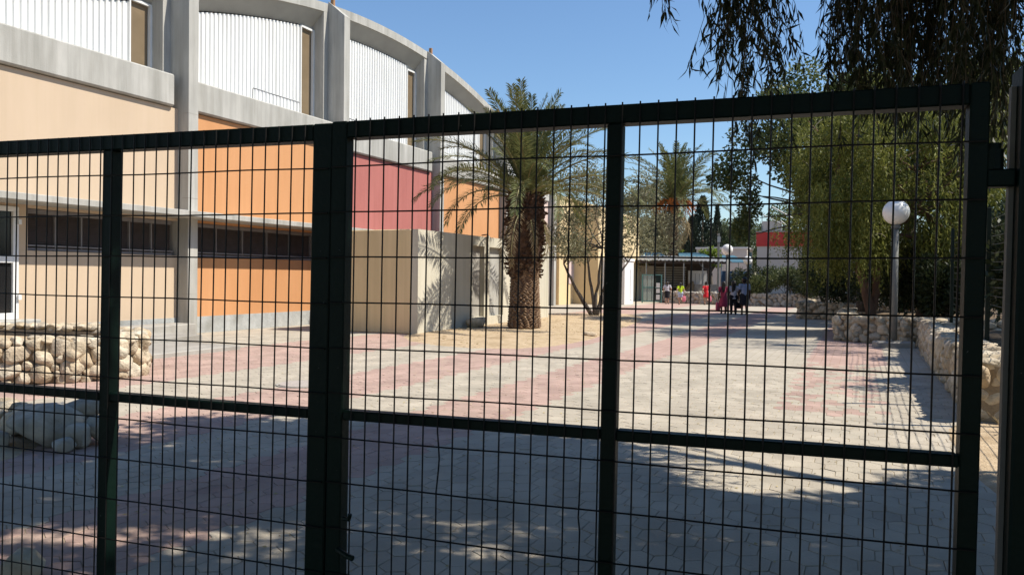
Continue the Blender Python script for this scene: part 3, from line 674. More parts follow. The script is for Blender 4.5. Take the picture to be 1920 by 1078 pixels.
# ================================================================== GATE
G0 = Vector((-.554, 2.51, 0)); GD = Vector((.949, -.316, 0)).normalized(); GANG = math.atan2(GD.y, GD.x)
SHEAR = .0105
def bar(name, parent, s0, s1, d0, d1, z0, z1, m, o):
    mb = MB(); mb.box(s0 - o, s1 - o, d0, d1, z0, z1, 0, .004)
    mb.v = [(x + SHEAR * (z - 1.5), y, z) for x, y, z in mb.v]
    return mb.build(name, m, parent)
WRE = .0026
def leaf(label, s_left, s_mid, s_right, o, wl, wr, top):
    p = G0 + GD * o
    r = empty('gate_leaf', (p.x, p.y, 0), GANG, label=label, cat='gate', group='leaves of the mesh gate')
    T0, T1 = 1.945, 2.0; D = .05
    for s, w in ((s_left, wl), (s_mid, .045), (s_right, wr)): bar('stile', r, s, s + w, 0, D, .08, T0 if s == s_mid else T1, M['gate'], o)
    for a, b in ((s_left + wl, s_right),): bar('top_rail', r, a, b, .001, D + .012, T0, T1 - .001, M['gate'], o); bar('bottom_rail', r, a, b, .001, D, .081, .13, M['gate'], o)
    for a, b in ((s_left + wl, s_mid), (s_mid + .045, s_right)): bar('mid_rail', r, a, b, .002, D - .002, 1.030, 1.062, M['gate'], o)
    lo, hi = s_left + wl, s_right + .001
    k0 = math.ceil((lo - .048) / .0506); k = k0
    while .048 + k * .0506 < hi:
        s = .048 + k * .0506 + random.uniform(-.0012, .0012); k += 1
        pts = [(s + SHEAR * (z - 1.5) - o, -.0042 + random.uniform(-.0004, .0004), z) for z in np.linspace(.09, top, 9)]
        if abs(s - .352) < .02:
            pts = [(s + SHEAR * (z - 1.5) - o + dx, -.0042, z) for z, dx in ((.09,0),(.69,0),(.83,-.001),(.90,.0055),(.935,.0075),(.97,.005),(1.02,0),(1.5,0),(top,0))]
        if abs(s - .808) < .02:
            pts = [(s + SHEAR * (z - 1.5) - o + dx, -.0042, z) for z, dx in ((.09,0),(.69,0),(.76,.001),(.80,-.004),(.86,-.002),(1.0,0),(1.5,0),(top,0))]
        MB().tube(pts, WRE, 5).build('upright_wire', M['wire'], r)
    z = 1.852
    while z > .09:
        a, b = s_left + .006, s_right + wr - .006
        pts = [(s + SHEAR * (z - 1.5) - o, -.0088, z + random.uniform(-.0006, .0006) + .0015 * math.sin(7 * s + z * 9)) for s in np.linspace(a, b, 13)]
        MB().tube(pts, WRE, 5).build('cross_wire', M['wire'], r); z -= .1465
    return r
rl = leaf('right dark green gate leaf of welded mesh with a bolt handle', -.045, .863, 1.785, 0.0, .055, .045, 2.0035)
ll = leaf('left dark green gate leaf of welded mesh reaching the frame edge', -1.93, -1.011, -.127, -.08, .045, .072, 1.997)
ll.rotation_euler = (0, R(.35), GANG); ll.location.z = -.004
# bolt handle and catch on the meeting stile
MB().tube([(.0,-.012,.612),(.055,-.04,.606),(.075,-.045,.604)], .009, 8).build('bolt_handle', M['gate'], rl)
MB().tube([(.02,-.01,.715),(.046,-.02,.717),(.05,-.02,.735)], .007, 8).build('catch', M['gate'], rl)
# hinge post at the right edge
hp0 = G0 + GD * 1.945
gp = empty('gate_post', (hp0.x, hp0.y, 0), GANG, label='square dark gate post with hinge at the right edge of the picture', cat='post')
mb = MB(); mb.box(-.052, .055, -.02, .08, 0, 2.035, 0, .006); mb.v = [(x + SHEAR * (z - 1.5), y, z) for x, y, z in mb.v]; mb.build('post', M['gate'], gp)
mb = MB(); mb.box(-.064, -.0525, .028, .05, 0, 1.99); mb.v = [(x + SHEAR * (z - 1.5), y, z) for x, y, z in mb.v]; mb.build('edge_strip', M['lamp_pole'], gp)
MB().box(-.115, -.052, .0, .045, 1.738, 1.782, 0, .004).build('hinge_bracket', M['gate'], gp)
MB().tube([(-.098,.02,1.742),(-.098,.02,1.848)], .017, 10).build('hinge_pin', M['gate'], gp)
MB().tube([(-.098,.02,1.782),(-.098,.02,1.832)], .023, 10).build('hinge_sleeve', M['gate'], gp)

# ================================================================== WIRE FENCE on the right
fe = empty('wire_fence', W(9.4, 1.72), UANG, label='dark green post and wire fence behind the right retaining wall', cat='fence')
fposts = [(5.2,2.05),(7.3,2.05),(9.45,2.1),(10.9,2.55),(13.3,2.6),(15.8,2.6),(18.2,2.6)]
for u, h in fposts:
    m = MB(); m.box(u - 9.4 - .03, u - 9.4 + .03, -.03, .03, -.03, h, 0, .004); m.build('post', M['fence'], fe)
for k in range(16):
    z = .68 + k * .125
    us = [u for u, h in fposts if h >= z]
    pts = []
    for a, b in zip(us[:-1], us[1:]):
        sg = random.uniform(.004, .03)
        for q in range(6): f = q / 6; pts.append((a + (b - a) * f - 9.4, -.034 + random.uniform(-.004,.004), z - sg * 4 * f * (1 - f)))
    if len(us) > 1:
        pts.append((us[-1] - 9.4, -.034, z)); MB().tube(pts, .004, 4).build('strand', M['wire_light'], fe)

# ================================================================== LAMPS
def lamp(x, y, h, label, rg=.27, slab=True, dz=0.0, thick=.055):
    r = empty('globe_lamp', (x, y, dz), label=label, cat='lamp', group='white globe lamps along the yard')
    MB().tube([(0,0,0),(0,0,h-2*rg-.02)], thick, 14).build('pole', M['lamp_pole'], r, True)
    MB().lathe([(thick+.03,0),(thick+.03,.05),(thick+.005,.09)], 12, (0,0,h-2*rg-.08)).build('collar', M['lamp_pole'], r)
    g = MB(); prof = [(max(.004, rg*math.sin(a)), rg - rg*math.cos(a)) for a in np.linspace(.05, math.pi - .02, 18)]
    g.lathe(prof, 28, (0,0,h-2*rg)).build('globe', M['globe'], r, True)
    if slab:
        b = MB(); b.box(-.42,.42,-.2,.2,-.03,.13,0,.03); o = b.build('base_slab', M['concrete_dark'], r); o.rotation_euler.z = -.15
        f = MB(); f.box(-.14,.14,-.14,.14,.131,.15,0,.004); pl = f.build('base_plate', M['lamp_pole'], r)
        for sx in (-1,1):
            for sy in (-1,1): MB().tube([(sx*.11,sy*.11,.15),(sx*.11,sy*.11,.185)], .013, 6).build('anchor_bolt', M['galv'], r)
    return r
lamp(8.74, 17.66, 3.36, 'tall white globe lamp on a grey pole in front of the stone planter', .285, thick=.068)
l2 = at(1362, 590, 37); lamp(l2.x, 37.0, at(1362, 458, 37).z, 'white globe lamp behind the standing children', .26, False)
l3 = at(1401, 560, 48); lamp(l3.x, 48.0, at(1401, 480, 48).z, 'small shaded globe lamp at the left edge of the red banded building', .27, False)

# ================================================================== MANHOLE, LITTER
mh = empty('manhole_cover', W(8.5, -6.95), label='round pale manhole cover in the pink and grey paving', cat='manhole')
MB().lathe([(.37,-.01),(.37,.006),(.365,.012),(.345,.012),(.335,-.006)], 36).build('rim', M['concrete_dark'], mh)
MB().lathe([(.325,-.01),(.325,.014),(.32,.017),(.01,.017)], 36).build('lid', M['iron'], mh)
N = 1500; P = []
for k in range(N):
    u = random.uniform(3.0, 15); v = random.uniform(-6, 1.0) if random.random() < .75 else random.uniform(-12, 1)
    x, y, _ = W(u, v); s = random.uniform(.006, .02); a = random.uniform(0, 6.28); w = s * random.uniform(.3, .6); c, d = math.cos(a), math.sin(a); z = .004 + random.random() * .003
    P += [(x-c*s, y-d*s, z), (x-d*w, y+c*w, z+random.uniform(0,.008)), (x+c*s, y+d*s, z+random.uniform(0,.006)), (x+d*w, y-c*w, z)]
for k in range(420):
    u = random.uniform(14.6, 29); v = random.uniform(-10.2, -6.2); x, y, _ = W(u, v); s = random.uniform(.012, .05); a = random.uniform(0, 6.28); w = s * random.uniform(.2, .5); c, d = math.cos(a), math.sin(a); z = .075
    P += [(x-c*s, y-d*s, z), (x-d*w, y+c*w, z+random.uniform(0,.02)), (x+c*s, y+d*s, z+random.uniform(0,.02)), (x+d*w, y-c*w, z)]
tag(link('fallen_leaves', quads_mesh('fallen_leaves', np.array(P), M['litter'])), 'tiny dry leaves scattered over the paving', kind='stuff')

# ================================================================== VEGETATION
def nrm(a): return a / np.maximum(np.linalg.norm(a, axis=1, keepdims=True), 1e-9)
def leaf_quads(base, d, length, width, bend=0.0):
    """pointed leaf quads; base (N,3), direction d (N,3)"""
    n = len(base); d = nrm(d); r = nrm(rng.normal(size=(n, 3))); s = nrm(np.cross(d, r)); nn = np.cross(d, s)
    L = np.broadcast_to(length, (n,))[:, None]; Wd = np.broadcast_to(width, (n,))[:, None]
    mid = base + d * L * .45 + nn * L * bend
    q = np.stack([base, mid + s * Wd * .5, base + d * L, mid - s * Wd * .5], 1)
    return q.reshape(-1, 3)
def clump_points(n, c, r):
    p = nrm(rng.normal(size=(n, 3))) * (rng.random((n, 1)) ** .45)
    return np.array(c) + p * np.array(r)
def strand_leaves(starts, length, per, leaf_l, leaf_w, sway=.25, spread=.5, dl=(0, 0, 0)):
    """hanging strands: from each start a thread drops and leaves hang off it"""
    n = len(starts); Ls = length * rng.uniform(.5, 1.2, n)
    ang = rng.uniform(0, 2 * np.pi, n); out = np.stack([np.cos(ang), np.sin(ang), np.zeros(n)], 1) * rng.uniform(.1, sway, (n, 1))
    t = (np.arange(per) + rng.random((n, per))) / per
    pos = starts[:, None] + out[:, None] * np.sqrt(t)[:, :, None] * Ls[:, None, None]
    pos[:, :, 2] -= t ** 1.15 * Ls[:, None]
    d = rng.normal(size=(n, per, 3)) * spread; d[:, :, 2] -= 1.0
    return leaf_quads(pos.reshape(-1, 3), d.reshape(-1, 3), leaf_l * rng.uniform(.6, 1.15, n * per), leaf_w * rng.uniform(.7, 1.2, n * per)), pos
def spray_leaves(c, r, n, leaf_l, leaf_w, up=.2, hollow=.0):
    p = clump_points(n, c, r)
    d = nrm(p - np.array(c)) + rng.normal(size=(n, 3)) * .6; d[:, 2] += up
    return leaf_quads(p, d, leaf_l * rng.uniform(.6, 1.2, n), leaf_w * rng.uniform(.7, 1.2, n))
def limb(mb, a, b, r0, r1, wig=.12, k=5, n=7):
    a, b = Vector(a), Vector(b); L = (b - a).length; pts = []
    for i in range(k + 1):
        f = i / k; p = a.lerp(b, f)
        if 0 < i < k: p += Vector((random.uniform(-1,1), random.uniform(-1,1), random.uniform(-.6,.9))) * (wig * L / k)
        pts.append(p)
    mb.tube(pts, [r0 + (r1 - r0) * (i / k) for i in range(k + 1)], n, wob=.06)
    return pts
def tree(name, label, base, crown, trunk, mleaf, mbark, cat='tree', group=None):
    """crown: quads in local coords; trunk: MB in local coords"""
    r = empty(name, base, label=label, cat=cat, group=group)
    trunk.build('trunk', M[mbark], r, True)
    link('crown', quads_mesh('crown', crown, M[mleaf]), r)
    return r

# ---- near weeping tree: its trunk stands right of the picture, branches hang into the top right, its shade falls across the gate
NT = (6.9, 3.9, .35)
shade = [(-4.3,7.6),(-2.9,8.25),(-1.6,8.05),(-.3,7.6),(.35,6.95),(.65,5.4),(1.7,4.95),(2.6,5.45),(3.3,6.0),(4.6,5.0),(4.6,-1.0),(-10.5,-1.0),(-10.5,5.2),(-6.5,5.9)]
def inside(x, y, poly):
    c = False; j = len(poly) - 1
    for i in range(len(poly)):
        if (poly[i][1] > y) != (poly[j][1] > y) and x < (poly[j][0]-poly[i][0])*(y-poly[i][1])/(poly[j][1]-poly[i][1])+poly[i][0]: c = not c
        j = i
    return c
clumps = []
tries = 0
while len(clumps) < 1300 and tries < 60000:
    tries += 1
    x, y = random.uniform(-10.5, 4.6), random.uniform(-1, 8.4)
    if not inside(x, y, shade): continue
    lit = (((x + 2.35) / 1.3) ** 2 + ((y - 4.4) / .42) ** 2 < 1) or (((x + .5) / .75) ** 2 + ((y - 4.75) / .3) ** 2 < 1)
    if lit and random.random() < .82: continue
    if ((x + 2.4) / 1.0) ** 2 + ((y - 2.95) / .5) ** 2 < 1: continue
    h = random.uniform(5.0, 7.6)
    k = h / math.tan(SUN_EL)
    cx, cy = x + SUN_H.x * k, y + SUN_H.y * k
    if h - 1.2 < 1.5 + .375 * cy and abs(cx) < .68 * cy: h = 1.5 + .375 * cy + 1.25 + random.uniform(0, .8); k = h / math.tan(SUN_EL); cx, cy = x + SUN_H.x * k, y + SUN_H.y * k
    clumps.append((cx, cy, h))
for _ in range(230):                                    # unseen rear leaf curtain, added to the crown to keep the gate dark
    a = random.uniform(-2.9, .15); d = random.uniform(4.6, 6.2); clumps.append((1.0 + math.cos(a) * d * 1.25, .6 + math.sin(a) * d, random.uniform(1.6, 6.5)))
starts = np.concatenate([clump_points(13, (c[0]-NT[0], c[1]-NT[1], c[2]-NT[2]), (.42,.42,.25)) for c in clumps])
q1, _ = strand_leaves(starts, .95, 14, .23, .068, .25, 1.5)
# hanging branches that show in the picture
hang = []
def hang_at(x, y0, y1, Y, n, wx=26, Lm=1.0):
    for _ in range(n):
        xx = x + random.gauss(0, wx); YY = Y + random.uniform(-.5, .5); tip = y1 + random.uniform(-70, 25)
        top = at(xx, y0, YY); bt = at(xx, tip, YY); hang.append((top.x, top.y, top.z, top.z - bt.z))
hang_at(1370, -70, 150, 5.2, 13, 16); hang_at(1410, -70, 190, 5.3, 15, 20); hang_at(1455, -70, 130, 5.2, 12, 16); hang_at(1350, -70, 105, 5.1, 5, 14); hang_at(1425, -60, 255, 5.6, 7, 18); hang_at(1388, -60, 345, 5.8, 3, 6)
hang_at(1275, -70, 40, 5.0, 7, 18)
for x in range(1580, 1930, 22): hang_at(x, -80, random.uniform(130, 235), 5.4 + random.uniform(-.5,.5), 15, 16)
hang_at(1880, -80, 330, 5.2, 12, 18); hang_at(1650, -80, 260, 5.8, 12, 30); hang_at(1760, -80, 250, 5.8, 12, 30); hang_at(1842, -80, 300, 5.5, 8, 18)
Q = []; threads = MB()
for hx, hy, hz, L in hang:
    s = np.array([[hx - NT[0], hy - NT[1], hz - NT[2]]]); n = max(6, int(L * 34))
    t = np.sort(rng.random(n)); sw = rng.normal(size=2) * .09
    pos = s + np.stack([sw[0] * t + .03 * np.sin(5 * t + hx * 9), sw[1] * t, -t * L], 1)
    d = rng.normal(size=(n, 3)) * .38; d[:, 2] -= 1
    Q.append(leaf_quads(pos, d, rng.uniform(.07, .145, n), rng.uniform(.011, .019, n), .08))
    threads.tube([tuple(pos[0]), tuple(pos[n // 2]), tuple(pos[-1])], .0022, 3)
trunk = MB(); T0 = Vector((0, 0, -.35))
p = limb(trunk, T0, (-.2,.1,2.6), .30, .23, .06, 5, 10)
for tx, ty, tz in ((-3.2,1.6,6.0),(-1.2,2.6,6.4),(.8,.8,6.6),(-3.6,-.6,6.2),(-5.4,.6,6.5),(-.8,-2.8,6.2),(-3.5,-3.2,6.4),(-4.8,2.6,6.4)):
    e = limb(trunk, (-.2,.1,2.6), (tx,ty,tz), .14, .045, .14, 6)
    for _ in range(4): limb(trunk, random.choice(e[3:]), Vector(e[-1]) + Vector((random.uniform(-1.2,1.2), random.uniform(-1.2,1.2), random.uniform(-.3,.5))), .035, .01, .15, 4, 5)
for x, y, L in ((1400,-60,5.3),(1455,-80,5.2),(1275,-75,5.0),(1600,-80,5.4),(1700,-80,5.4),(1800,-80,5.4),(1880,-80,5.2)):
    e = at(x, y, L); limb(trunk, (-3.0+random.uniform(-.6,1.4), 1.4, 5.6), (e.x-NT[0], e.y-NT[1], e.z-NT[2]+.05), .03, .008, .12, 5, 5)
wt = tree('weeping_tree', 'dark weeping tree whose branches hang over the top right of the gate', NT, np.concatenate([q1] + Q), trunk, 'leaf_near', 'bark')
threads.build('hanging_twigs', M['bark'], wt, kind='stuff')

# ---- pepper tree behind the planter wall (lit yellow green, drooping)
def drooping(name, label, base, blobs, per_blob, L, leaves, ll, lw, mleaf, mbark, stems, group=None):
    st = np.concatenate([clump_points(per_blob, c, r) for c, r in blobs]); q, _ = strand_leaves(st, L, leaves, ll, lw, .3, .6)
    tr = MB()
    for a, b, r0, r1 in stems:
        e = limb(tr, a, b, r0, r1, .14, 6, 8)
        for c, r in random.sample(blobs, min(len(blobs), 4)): limb(tr, e[-1], Vector(c) * .92, r1, .015, .14, 5, 5)
    o = tree(name, label, base, q, tr, mleaf, mbark, group=group)
    tw = MB()
    for _ in range(70):                                 # bare pale twigs showing through the foliage
        c, r = random.choice(blobs); a = Vector(clump_points(1, c, np.array(r) * 1.05)[0]); d = Vector((random.uniform(-1,1), random.uniform(-.8,.2), random.uniform(-.9,.5))) * random.uniform(.25, .55)
        tw.tube([a, a + d * .6 + Vector((0,0,.05)), a + d], [.011,.008,.004], 4)
    tw.build('bare_twigs', M['bark_pale'], o, kind='stuff'); return o
pb = []
for zz in np.random.default_rng(3).uniform(1.9, 6.4, 92):
    r_ = random.uniform(.42, .68); pb.append(((random.uniform(-2.4, 3.2), random.uniform(-2.0, 1.8), zz), (r_, r_, r_ * random.uniform(.55, .8))))
pb += [((random.uniform(-2.45,-.4), random.uniform(-1.8,.6), random.uniform(1.9,4.2)), (.55,.55,.4)) for _ in range(22)] + [((random.uniform(-.6,3.0), random.uniform(-1.2,1.2), random.uniform(1.9,3.4)), (.5,.5,.4)) for _ in range(16)]
drooping('pepper_tree', 'yellow green drooping pepper tree with a reddish forked trunk behind the globe lamp', (10.6,21.6,.5), pb, 40, .95, 21, .14, .030, 'leaf_pepper', 'bark_red',
         [((-.55,0,-.1),(-.95,.1,1.9),.15,.09), ((-.5,.1,-.1),(-.15,.2,2.2),.12,.08), ((-.95,.1,1.9),(-1.6,.3,3.4),.12,.07), ((-.15,.2,2.2),(.9,.2,4.0),.11,.06), ((.9,.3,-.1),(1.9,.2,2.0),.13,.09), ((1.9,.2,2.0),(2.2,.3,4.2),.09,.05)])
pb = [((random.uniform(-2.8,2.8), random.uniform(-2.2,2.2), random.uniform(2.8,6.4)), (1.0, 1.0, random.uniform(.5,.8))) for _ in range(34)]
drooping('pepper_tree', 'second drooping pepper tree standing farther right behind the fence', (12.4,16.6,.42), pb, 36, 1.3, 24, .14, .030, 'leaf_pepper', 'bark_red', [((0,0,-.1),(.1,0,2.4),.22,.15), ((.1,0,2.4),(-.8,.3,4.2),.12,.07), ((.1,0,2.4),(1,-.2,4.2),.12,.07)])
# ---- broadleaf tree, upper middle right
bl = [((random.uniform(-3.6,1.2), random.uniform(-1.6,1.6), random.uniform(4.3,7.2)), (random.uniform(.6,.9), .7, random.uniform(.45,.65))) for _ in range(28)]
bl += [((-4.3,-.3,4.7),(.6,.5,.4)), ((-4.6,-.2,4.2),(.5,.4,.3)), ((-3.9,0,4.0),(.5,.5,.5)), ((-3.75,-.2,3.2),(.35,.4,.5)), ((-3.9,.2,2.6),(.28,.4,.4)), ((-2.0,0,7.7),(.7,.6,.5)), ((-2.6,0,7.1),(.7,.6,.5))]
tr = MB(); e = limb(tr, (0,0,-.1), (.1,0,3.0), .22, .16, .06, 5, 9)
for c, r in bl[:12] + bl[-7:]: limb(tr, (.1,0,3.0) if c[2] > 4 else (.0,0,3.6), c, .07, .015, .14, 5, 5)
q = np.concatenate([spray_leaves(np.array(c) * np.array([1.1,1,1.08]), np.array(r) * 1.15, 620, .15, .085, .0) for c, r in bl])
tree('broadleaf_tree', 'tall broadleaf tree with loose hanging boughs rising left of the pepper tree', (12.5,27.6,.5), q, tr, 'leaf_broad', 'bark_grey')
# ---- tall trees behind, whose shade lies across the yard
for k, (x, y, hgt, lab) in enumerate(((13.6,26.6,8.2,'big leafy tree hidden behind the pepper tree, shading the yard'),(14.4,31.5,8.0,'leafy tree behind the brownish planter wall, shading the yard'))):
    bl = [((random.uniform(-2.6,2.6), random.uniform(-2.0,2.0), random.uniform(hgt*.45,hgt)), (.9,.9,.6)) for _ in range(34)]
    tr = MB(); limb(tr, (0,0,-.1), (.1,.1,hgt*.4), .25, .17, .06, 5, 9)
    for c, r in bl[:12]: limb(tr, (.1,.1,hgt*.4), c, .08, .015, .14, 5, 5)
    tree('leafy_tree', lab, (x, y, .5), np.concatenate([spray_leaves(c, r, 760, .21, .12, .0) for c, r in bl]), tr, 'leaf_broad', 'bark_grey')

# ---- multi-stemmed olive-like tree by the sand bed
tr = MB(); ends = []
for (mx, mz, ex, ez, ey) in ((-.75,1.0,-1.25,2.0,-.1),(-.15,1.1,-.35,2.5,.1),(.05,.9,.25,2.6,-.1),(.35,.8,1.3,2.1,.1),(.3,.9,.75,2.6,.2)):
    r0 = random.uniform(.075,.10); limb(tr, (mx*.12,0,-.05), (mx,0,mz), r0, r0*.75, .10, 4, 7); e = limb(tr, (mx,0,mz), (ex,ey,ez), r0*.75, .035, .12, 5, 6); ends.append(e[-1])
bl = [((random.uniform(-1.9,2.6), random.uniform(-1.1,1.1), random.uniform(2.4,5.6)), (random.uniform(.5,.8), .6, random.uniform(.4,.6))) for _ in range(36)]
for c, r in bl[:16]: limb(tr, random.choice(ends), c, .03, .008, .2, 5, 4)
tree('olive_tree', 'grey green multi-stemmed tree beside the thick palm', (3.27,30.4,.05), np.concatenate([spray_leaves(c, r, 330, .15, .045, .1) for c, r in bl]), tr, 'leaf_olive', 'bark_grey')
bl = [((random.uniform(-2.6,2.6), random.uniform(-1.5,1.5), random.uniform(2.6,5.8)), (.8,.8,.6)) for _ in range(24)]
tr = MB(); limb(tr, (0,0,0), (0,0,2.6), .16, .11, .08, 5, 7)
for c, r in bl[:9]: limb(tr, (0,0,2.6), c, .05, .01, .15, 4, 5)
pt = at(1150, 500, 50)
tree('olive_tree', 'hazy grey green tree behind the white outbuilding and below the far palm', (pt.x, 52, 0), np.concatenate([spray_leaves(c, r, 380, .16, .05, .1) for c, r in bl]), tr, 'leaf_olive', 'bark_grey')

# ---- palms
def frond_mesh(L, curve, droop, nl, wid, m, seed, lift=0.0, leaf_w=.028):
    """feather frond along +x, curving from up to down"""
    rs = np.random.default_rng(seed); k = 12; ang = lift; x = z = 0; pts = []
    for i in range(k + 1):
        pts.append((x, 0, z)); f = i / k; a = lift - (curve * f + droop * f * f); x += math.cos(a) * L / k; z += math.sin(a) * L / k
    mb = MB(); mb.tube(pts, [.035 * (1 - .9 * i / k) + .004 for i in range(k + 1)], 4, 0)
    P = np.array(pts); t = np.linspace(.10, .995, nl); idx = t * k; i0 = np.minimum(idx.astype(int), k - 1); f = (idx - i0)[:, None]
    pos = P[i0] * (1 - f) + P[i0 + 1] * f; tan = nrm(P[i0 + 1] - P[i0])
    up = np.stack([-tan[:, 2], np.zeros(nl), tan[:, 0]], 1)
    ll = wid * np.clip(np.minimum(.45 + t * 2.6, 1.25 * (1.12 - t) ** .55), .15, 1)
    Q = []
    for s in (-1, 1):
        side = np.zeros((nl, 3)); side[:, 1] = s
        d = nrm(side * .8 + tan * (.55 + .5 * t[:, None]) + up * rs.uniform(-.05, .5, (nl, 1)) + rs.normal(size=(nl, 3)) * .12)
        Lq = (ll * rs.uniform(.8, 1.1, nl))[:, None]; wv = nrm(np.cross(d, up)) * (leaf_w * .5)
        tip = pos + d * Lq; tip[:, 2] -= .16 * Lq[:, 0] * rs.uniform(.2, 1.6, nl)
        mid = pos + d * Lq * .5
        Q.append(np.stack([pos, mid + wv, tip, mid - wv], 1).reshape(-1, 3))
    Q = np.concatenate(Q); n = len(Q) // 4
    mb.add([tuple(q) for q in Q], [(4*i, 4*i+1, 4*i+2, 4*i+3) for i in range(n)], 1)
    return mb.mesh('frond', [M['rachis'], m])
def palm(name, label, base, h, rad, fl, n, dry, prof, lw, nl, boots=420, dates=False, seed=3):
    r = empty(name, base, label=label, cat='palm tree'); rr = random.Random(seed)
    mb = MB(); mb.lathe([(rad * a, h * b) for a, b in prof], 22)
    mb.v = [(x * (1 + .05 * math.sin(9 * z + 3 * math.atan2(y, x))), y * (1 + .05 * math.sin(8 * z + 2 * math.atan2(y, x))), z) for x, y, z in mb.v]
    tk = mb.build('trunk', [M['palm_trunk']], r, True)
    def rad_at(z):
        b = z / h; xs = [q[1] for q in prof]; return rad * float(np.interp(b, xs, [q[0] for q in prof]))
    rings = MB(); bo = MB()
    zz = .04
    while zz < h * .46:                                 # old leaf scars: offset scales low on the trunk
        R0 = rad_at(zz); c = int(2 * math.pi * R0 / .16); o = rr.random()
        for j in range(c):
            a = 2 * math.pi * (j + o) / c + rr.uniform(-.05, .05); w = math.pi / c * 1.05; hgt = rr.uniform(.05, .085)
            p = [((R0 + .004) * math.cos(a - w), (R0 + .004) * math.sin(a - w), zz), ((R0 + .05) * math.cos(a), (R0 + .05) * math.sin(a), zz + hgt * .8), ((R0 + .004) * math.cos(a + w), (R0 + .004) * math.sin(a + w), zz), (R0 * math.cos(a), R0 * math.sin(a), zz + hgt * 1.5)]
            rings.add(p, [(0, 2, 1), (0, 1, 3), (1, 2, 3)])
        zz += .062
    o = rings.build('leaf_scars', M['palm_ring'], r); o['kind'] = 'stuff'
    for _ in range(boots):                              # ragged stubs of cut fronds higher up
        z = h * (.36 + .64 * rr.random() ** .8); a = rr.uniform(0, 6.283); R0 = rad_at(z) * .94; w = rr.uniform(.03, .075); L = rr.uniform(.07, .22); t = rr.uniform(.1, 1.2)
        ca, sa = math.cos(a), math.sin(a); T = (-sa, ca); ox, oz = math.cos(t) * L, math.sin(t) * L * (1 if rr.random() < .75 else -.6)
        p = [(R0*ca - T[0]*w, R0*sa - T[1]*w, z), (R0*ca + T[0]*w, R0*sa + T[1]*w, z), ((R0+ox)*ca + T[0]*w*.5, (R0+ox)*sa + T[1]*w*.5, z+oz), ((R0+ox)*ca - T[0]*w*.5, (R0+ox)*sa - T[1]*w*.5, z+oz), (R0*ca, R0*sa, z-.05), ((R0+ox*.9)*ca, (R0+ox*.9)*sa, z+oz-.05)]
        bo.add(p, [(0,1,2,3), (0,4,1), (4,5,2,1), (0,3,5,4), (3,2,5)])
    o = bo.build('frond_stubs', M['palm_boot'], r); o['kind'] = 'stuff'
    var = {}
    for i in range(n):
        f = i / (n - 1); key = min(7, int(f * 8))
        if key not in var:
            lift = R(87 - 66 * (key / 7)); var[key] = [frond_mesh(fl * (.80 + .28 * key / 7), .15 + .5 * key / 7, .3 + .75 * key / 7, nl, fl * .15, M['frond'], seed * 50 + key * 3 + j, lift, lw) for j in range(2)]
        az = i * 2.39996 + rr.uniform(-.25, .25); s = rr.uniform(.85, 1.08); rtop = rad * .35 * f
        o = link('frond', rr.choice(var[key]), r, (math.cos(az) * rtop, math.sin(az) * rtop, h - .05 - .25 * f + .2 * (1 - f)), (rr.uniform(-.35, .35), rr.uniform(-.1, .1), az), (s, s, s))
    dv = [frond_mesh(fl * .72, .5, 1.1, max(16, nl // 2), fl * .10, M['frond_dry'], 900 + j, R(-42), lw * .8) for j in range(3)]
    for i in range(dry):
        az = i * 2.39996 + rr.uniform(-.4, .4); s = rr.uniform(.6, 1.0); link('dry_frond', rr.choice(dv), r, (math.cos(az) * rad * .5, math.sin(az) * rad * .5, h - .35 - rr.random() * .25), (rr.uniform(-.3, .3), rr.uniform(-.2, .5), az), (s, s, s))
    if dates:
        for i in range(9):
            az = i * .7 + rr.uniform(-.2, .2); d = MB(); d0 = Vector((math.cos(az), math.sin(az), 0))
            for q in range(16): d.tube([(0,0,h-.1), d0 * .9 + Vector((rr.uniform(-.15,.15), rr.uniform(-.15,.15), h + .15)), d0 * rr.uniform(1.2, 1.7) + Vector((rr.uniform(-.4,.4), rr.uniform(-.4,.4), h - rr.uniform(.2, 1.1)))], [.03, .028, .02], 4)
            d.build('date_cluster', M['dates'], r)
    return r
palm('date_palm', 'thick ragged date palm on the sand bed before the cream block', (.36,21.9,.05), 3.95, .45, 3.45, 50, 8,
     [(1.0,0),(.98,.04),(.92,.13),(.87,.24),(.85,.34),(.90,.41),(1.0,.47),(1.03,.6),(1.06,.75),(1.06,.88),(.98,.95),(.72,1.0),(.3,1.03)], .03, 100, 900, seed=4)
p2 = at(1262, 480, 58)
palm('date_palm', 'tall slim date palm with orange date clusters behind the shelter', (p2.x, 58, 0), 7.3, .50, 5.2, 52, 34,
     [(1.1,0),(.85,.08),(.72,.3),(.70,.7),(.80,.9),(.9,.97),(.4,1.02)], .075, 52, 120, True, seed=8)

# ---- shrubs, hedges and far trees
def shrub(label, base, r, n, ll, lw, mleaf='leaf_shrub', name='shrub', k=9, group='shrubs in the planters'):
    s = MB(); bl = []
    for i in range(k): bl.append(((random.uniform(-.75,.75)*r[0], random.uniform(-.7,.7)*r[1], r[2]*random.uniform(.35,1.0)), (r[0]*.42, r[1]*.42, r[2]*.34)))
    for c, q in bl: limb(s, (random.uniform(-.1,.1), random.uniform(-.1,.1), -.03), c, .02, .006, .15, 4, 4)
    q = np.concatenate([spray_leaves(c, e, n // k, ll, lw, .35) for c, e in bl]); q[:, 2] = np.maximum(q[:, 2], .01)
    o = empty(name, base, label=label, cat='shrub', group=group); s.build('stems', M['bark_grey'], o)
    link('foliage', quads_mesh('foliage', q, M[mleaf]), o); return o
far_sh = ['dark shrub above the grey stone wall, leftmost beside the blue screen', 'dark glossy shrub above the grey stone wall below the red band', 'spiky grey green shrub above the grey stone wall', 'dark shrub above the grey stone wall at its right end']
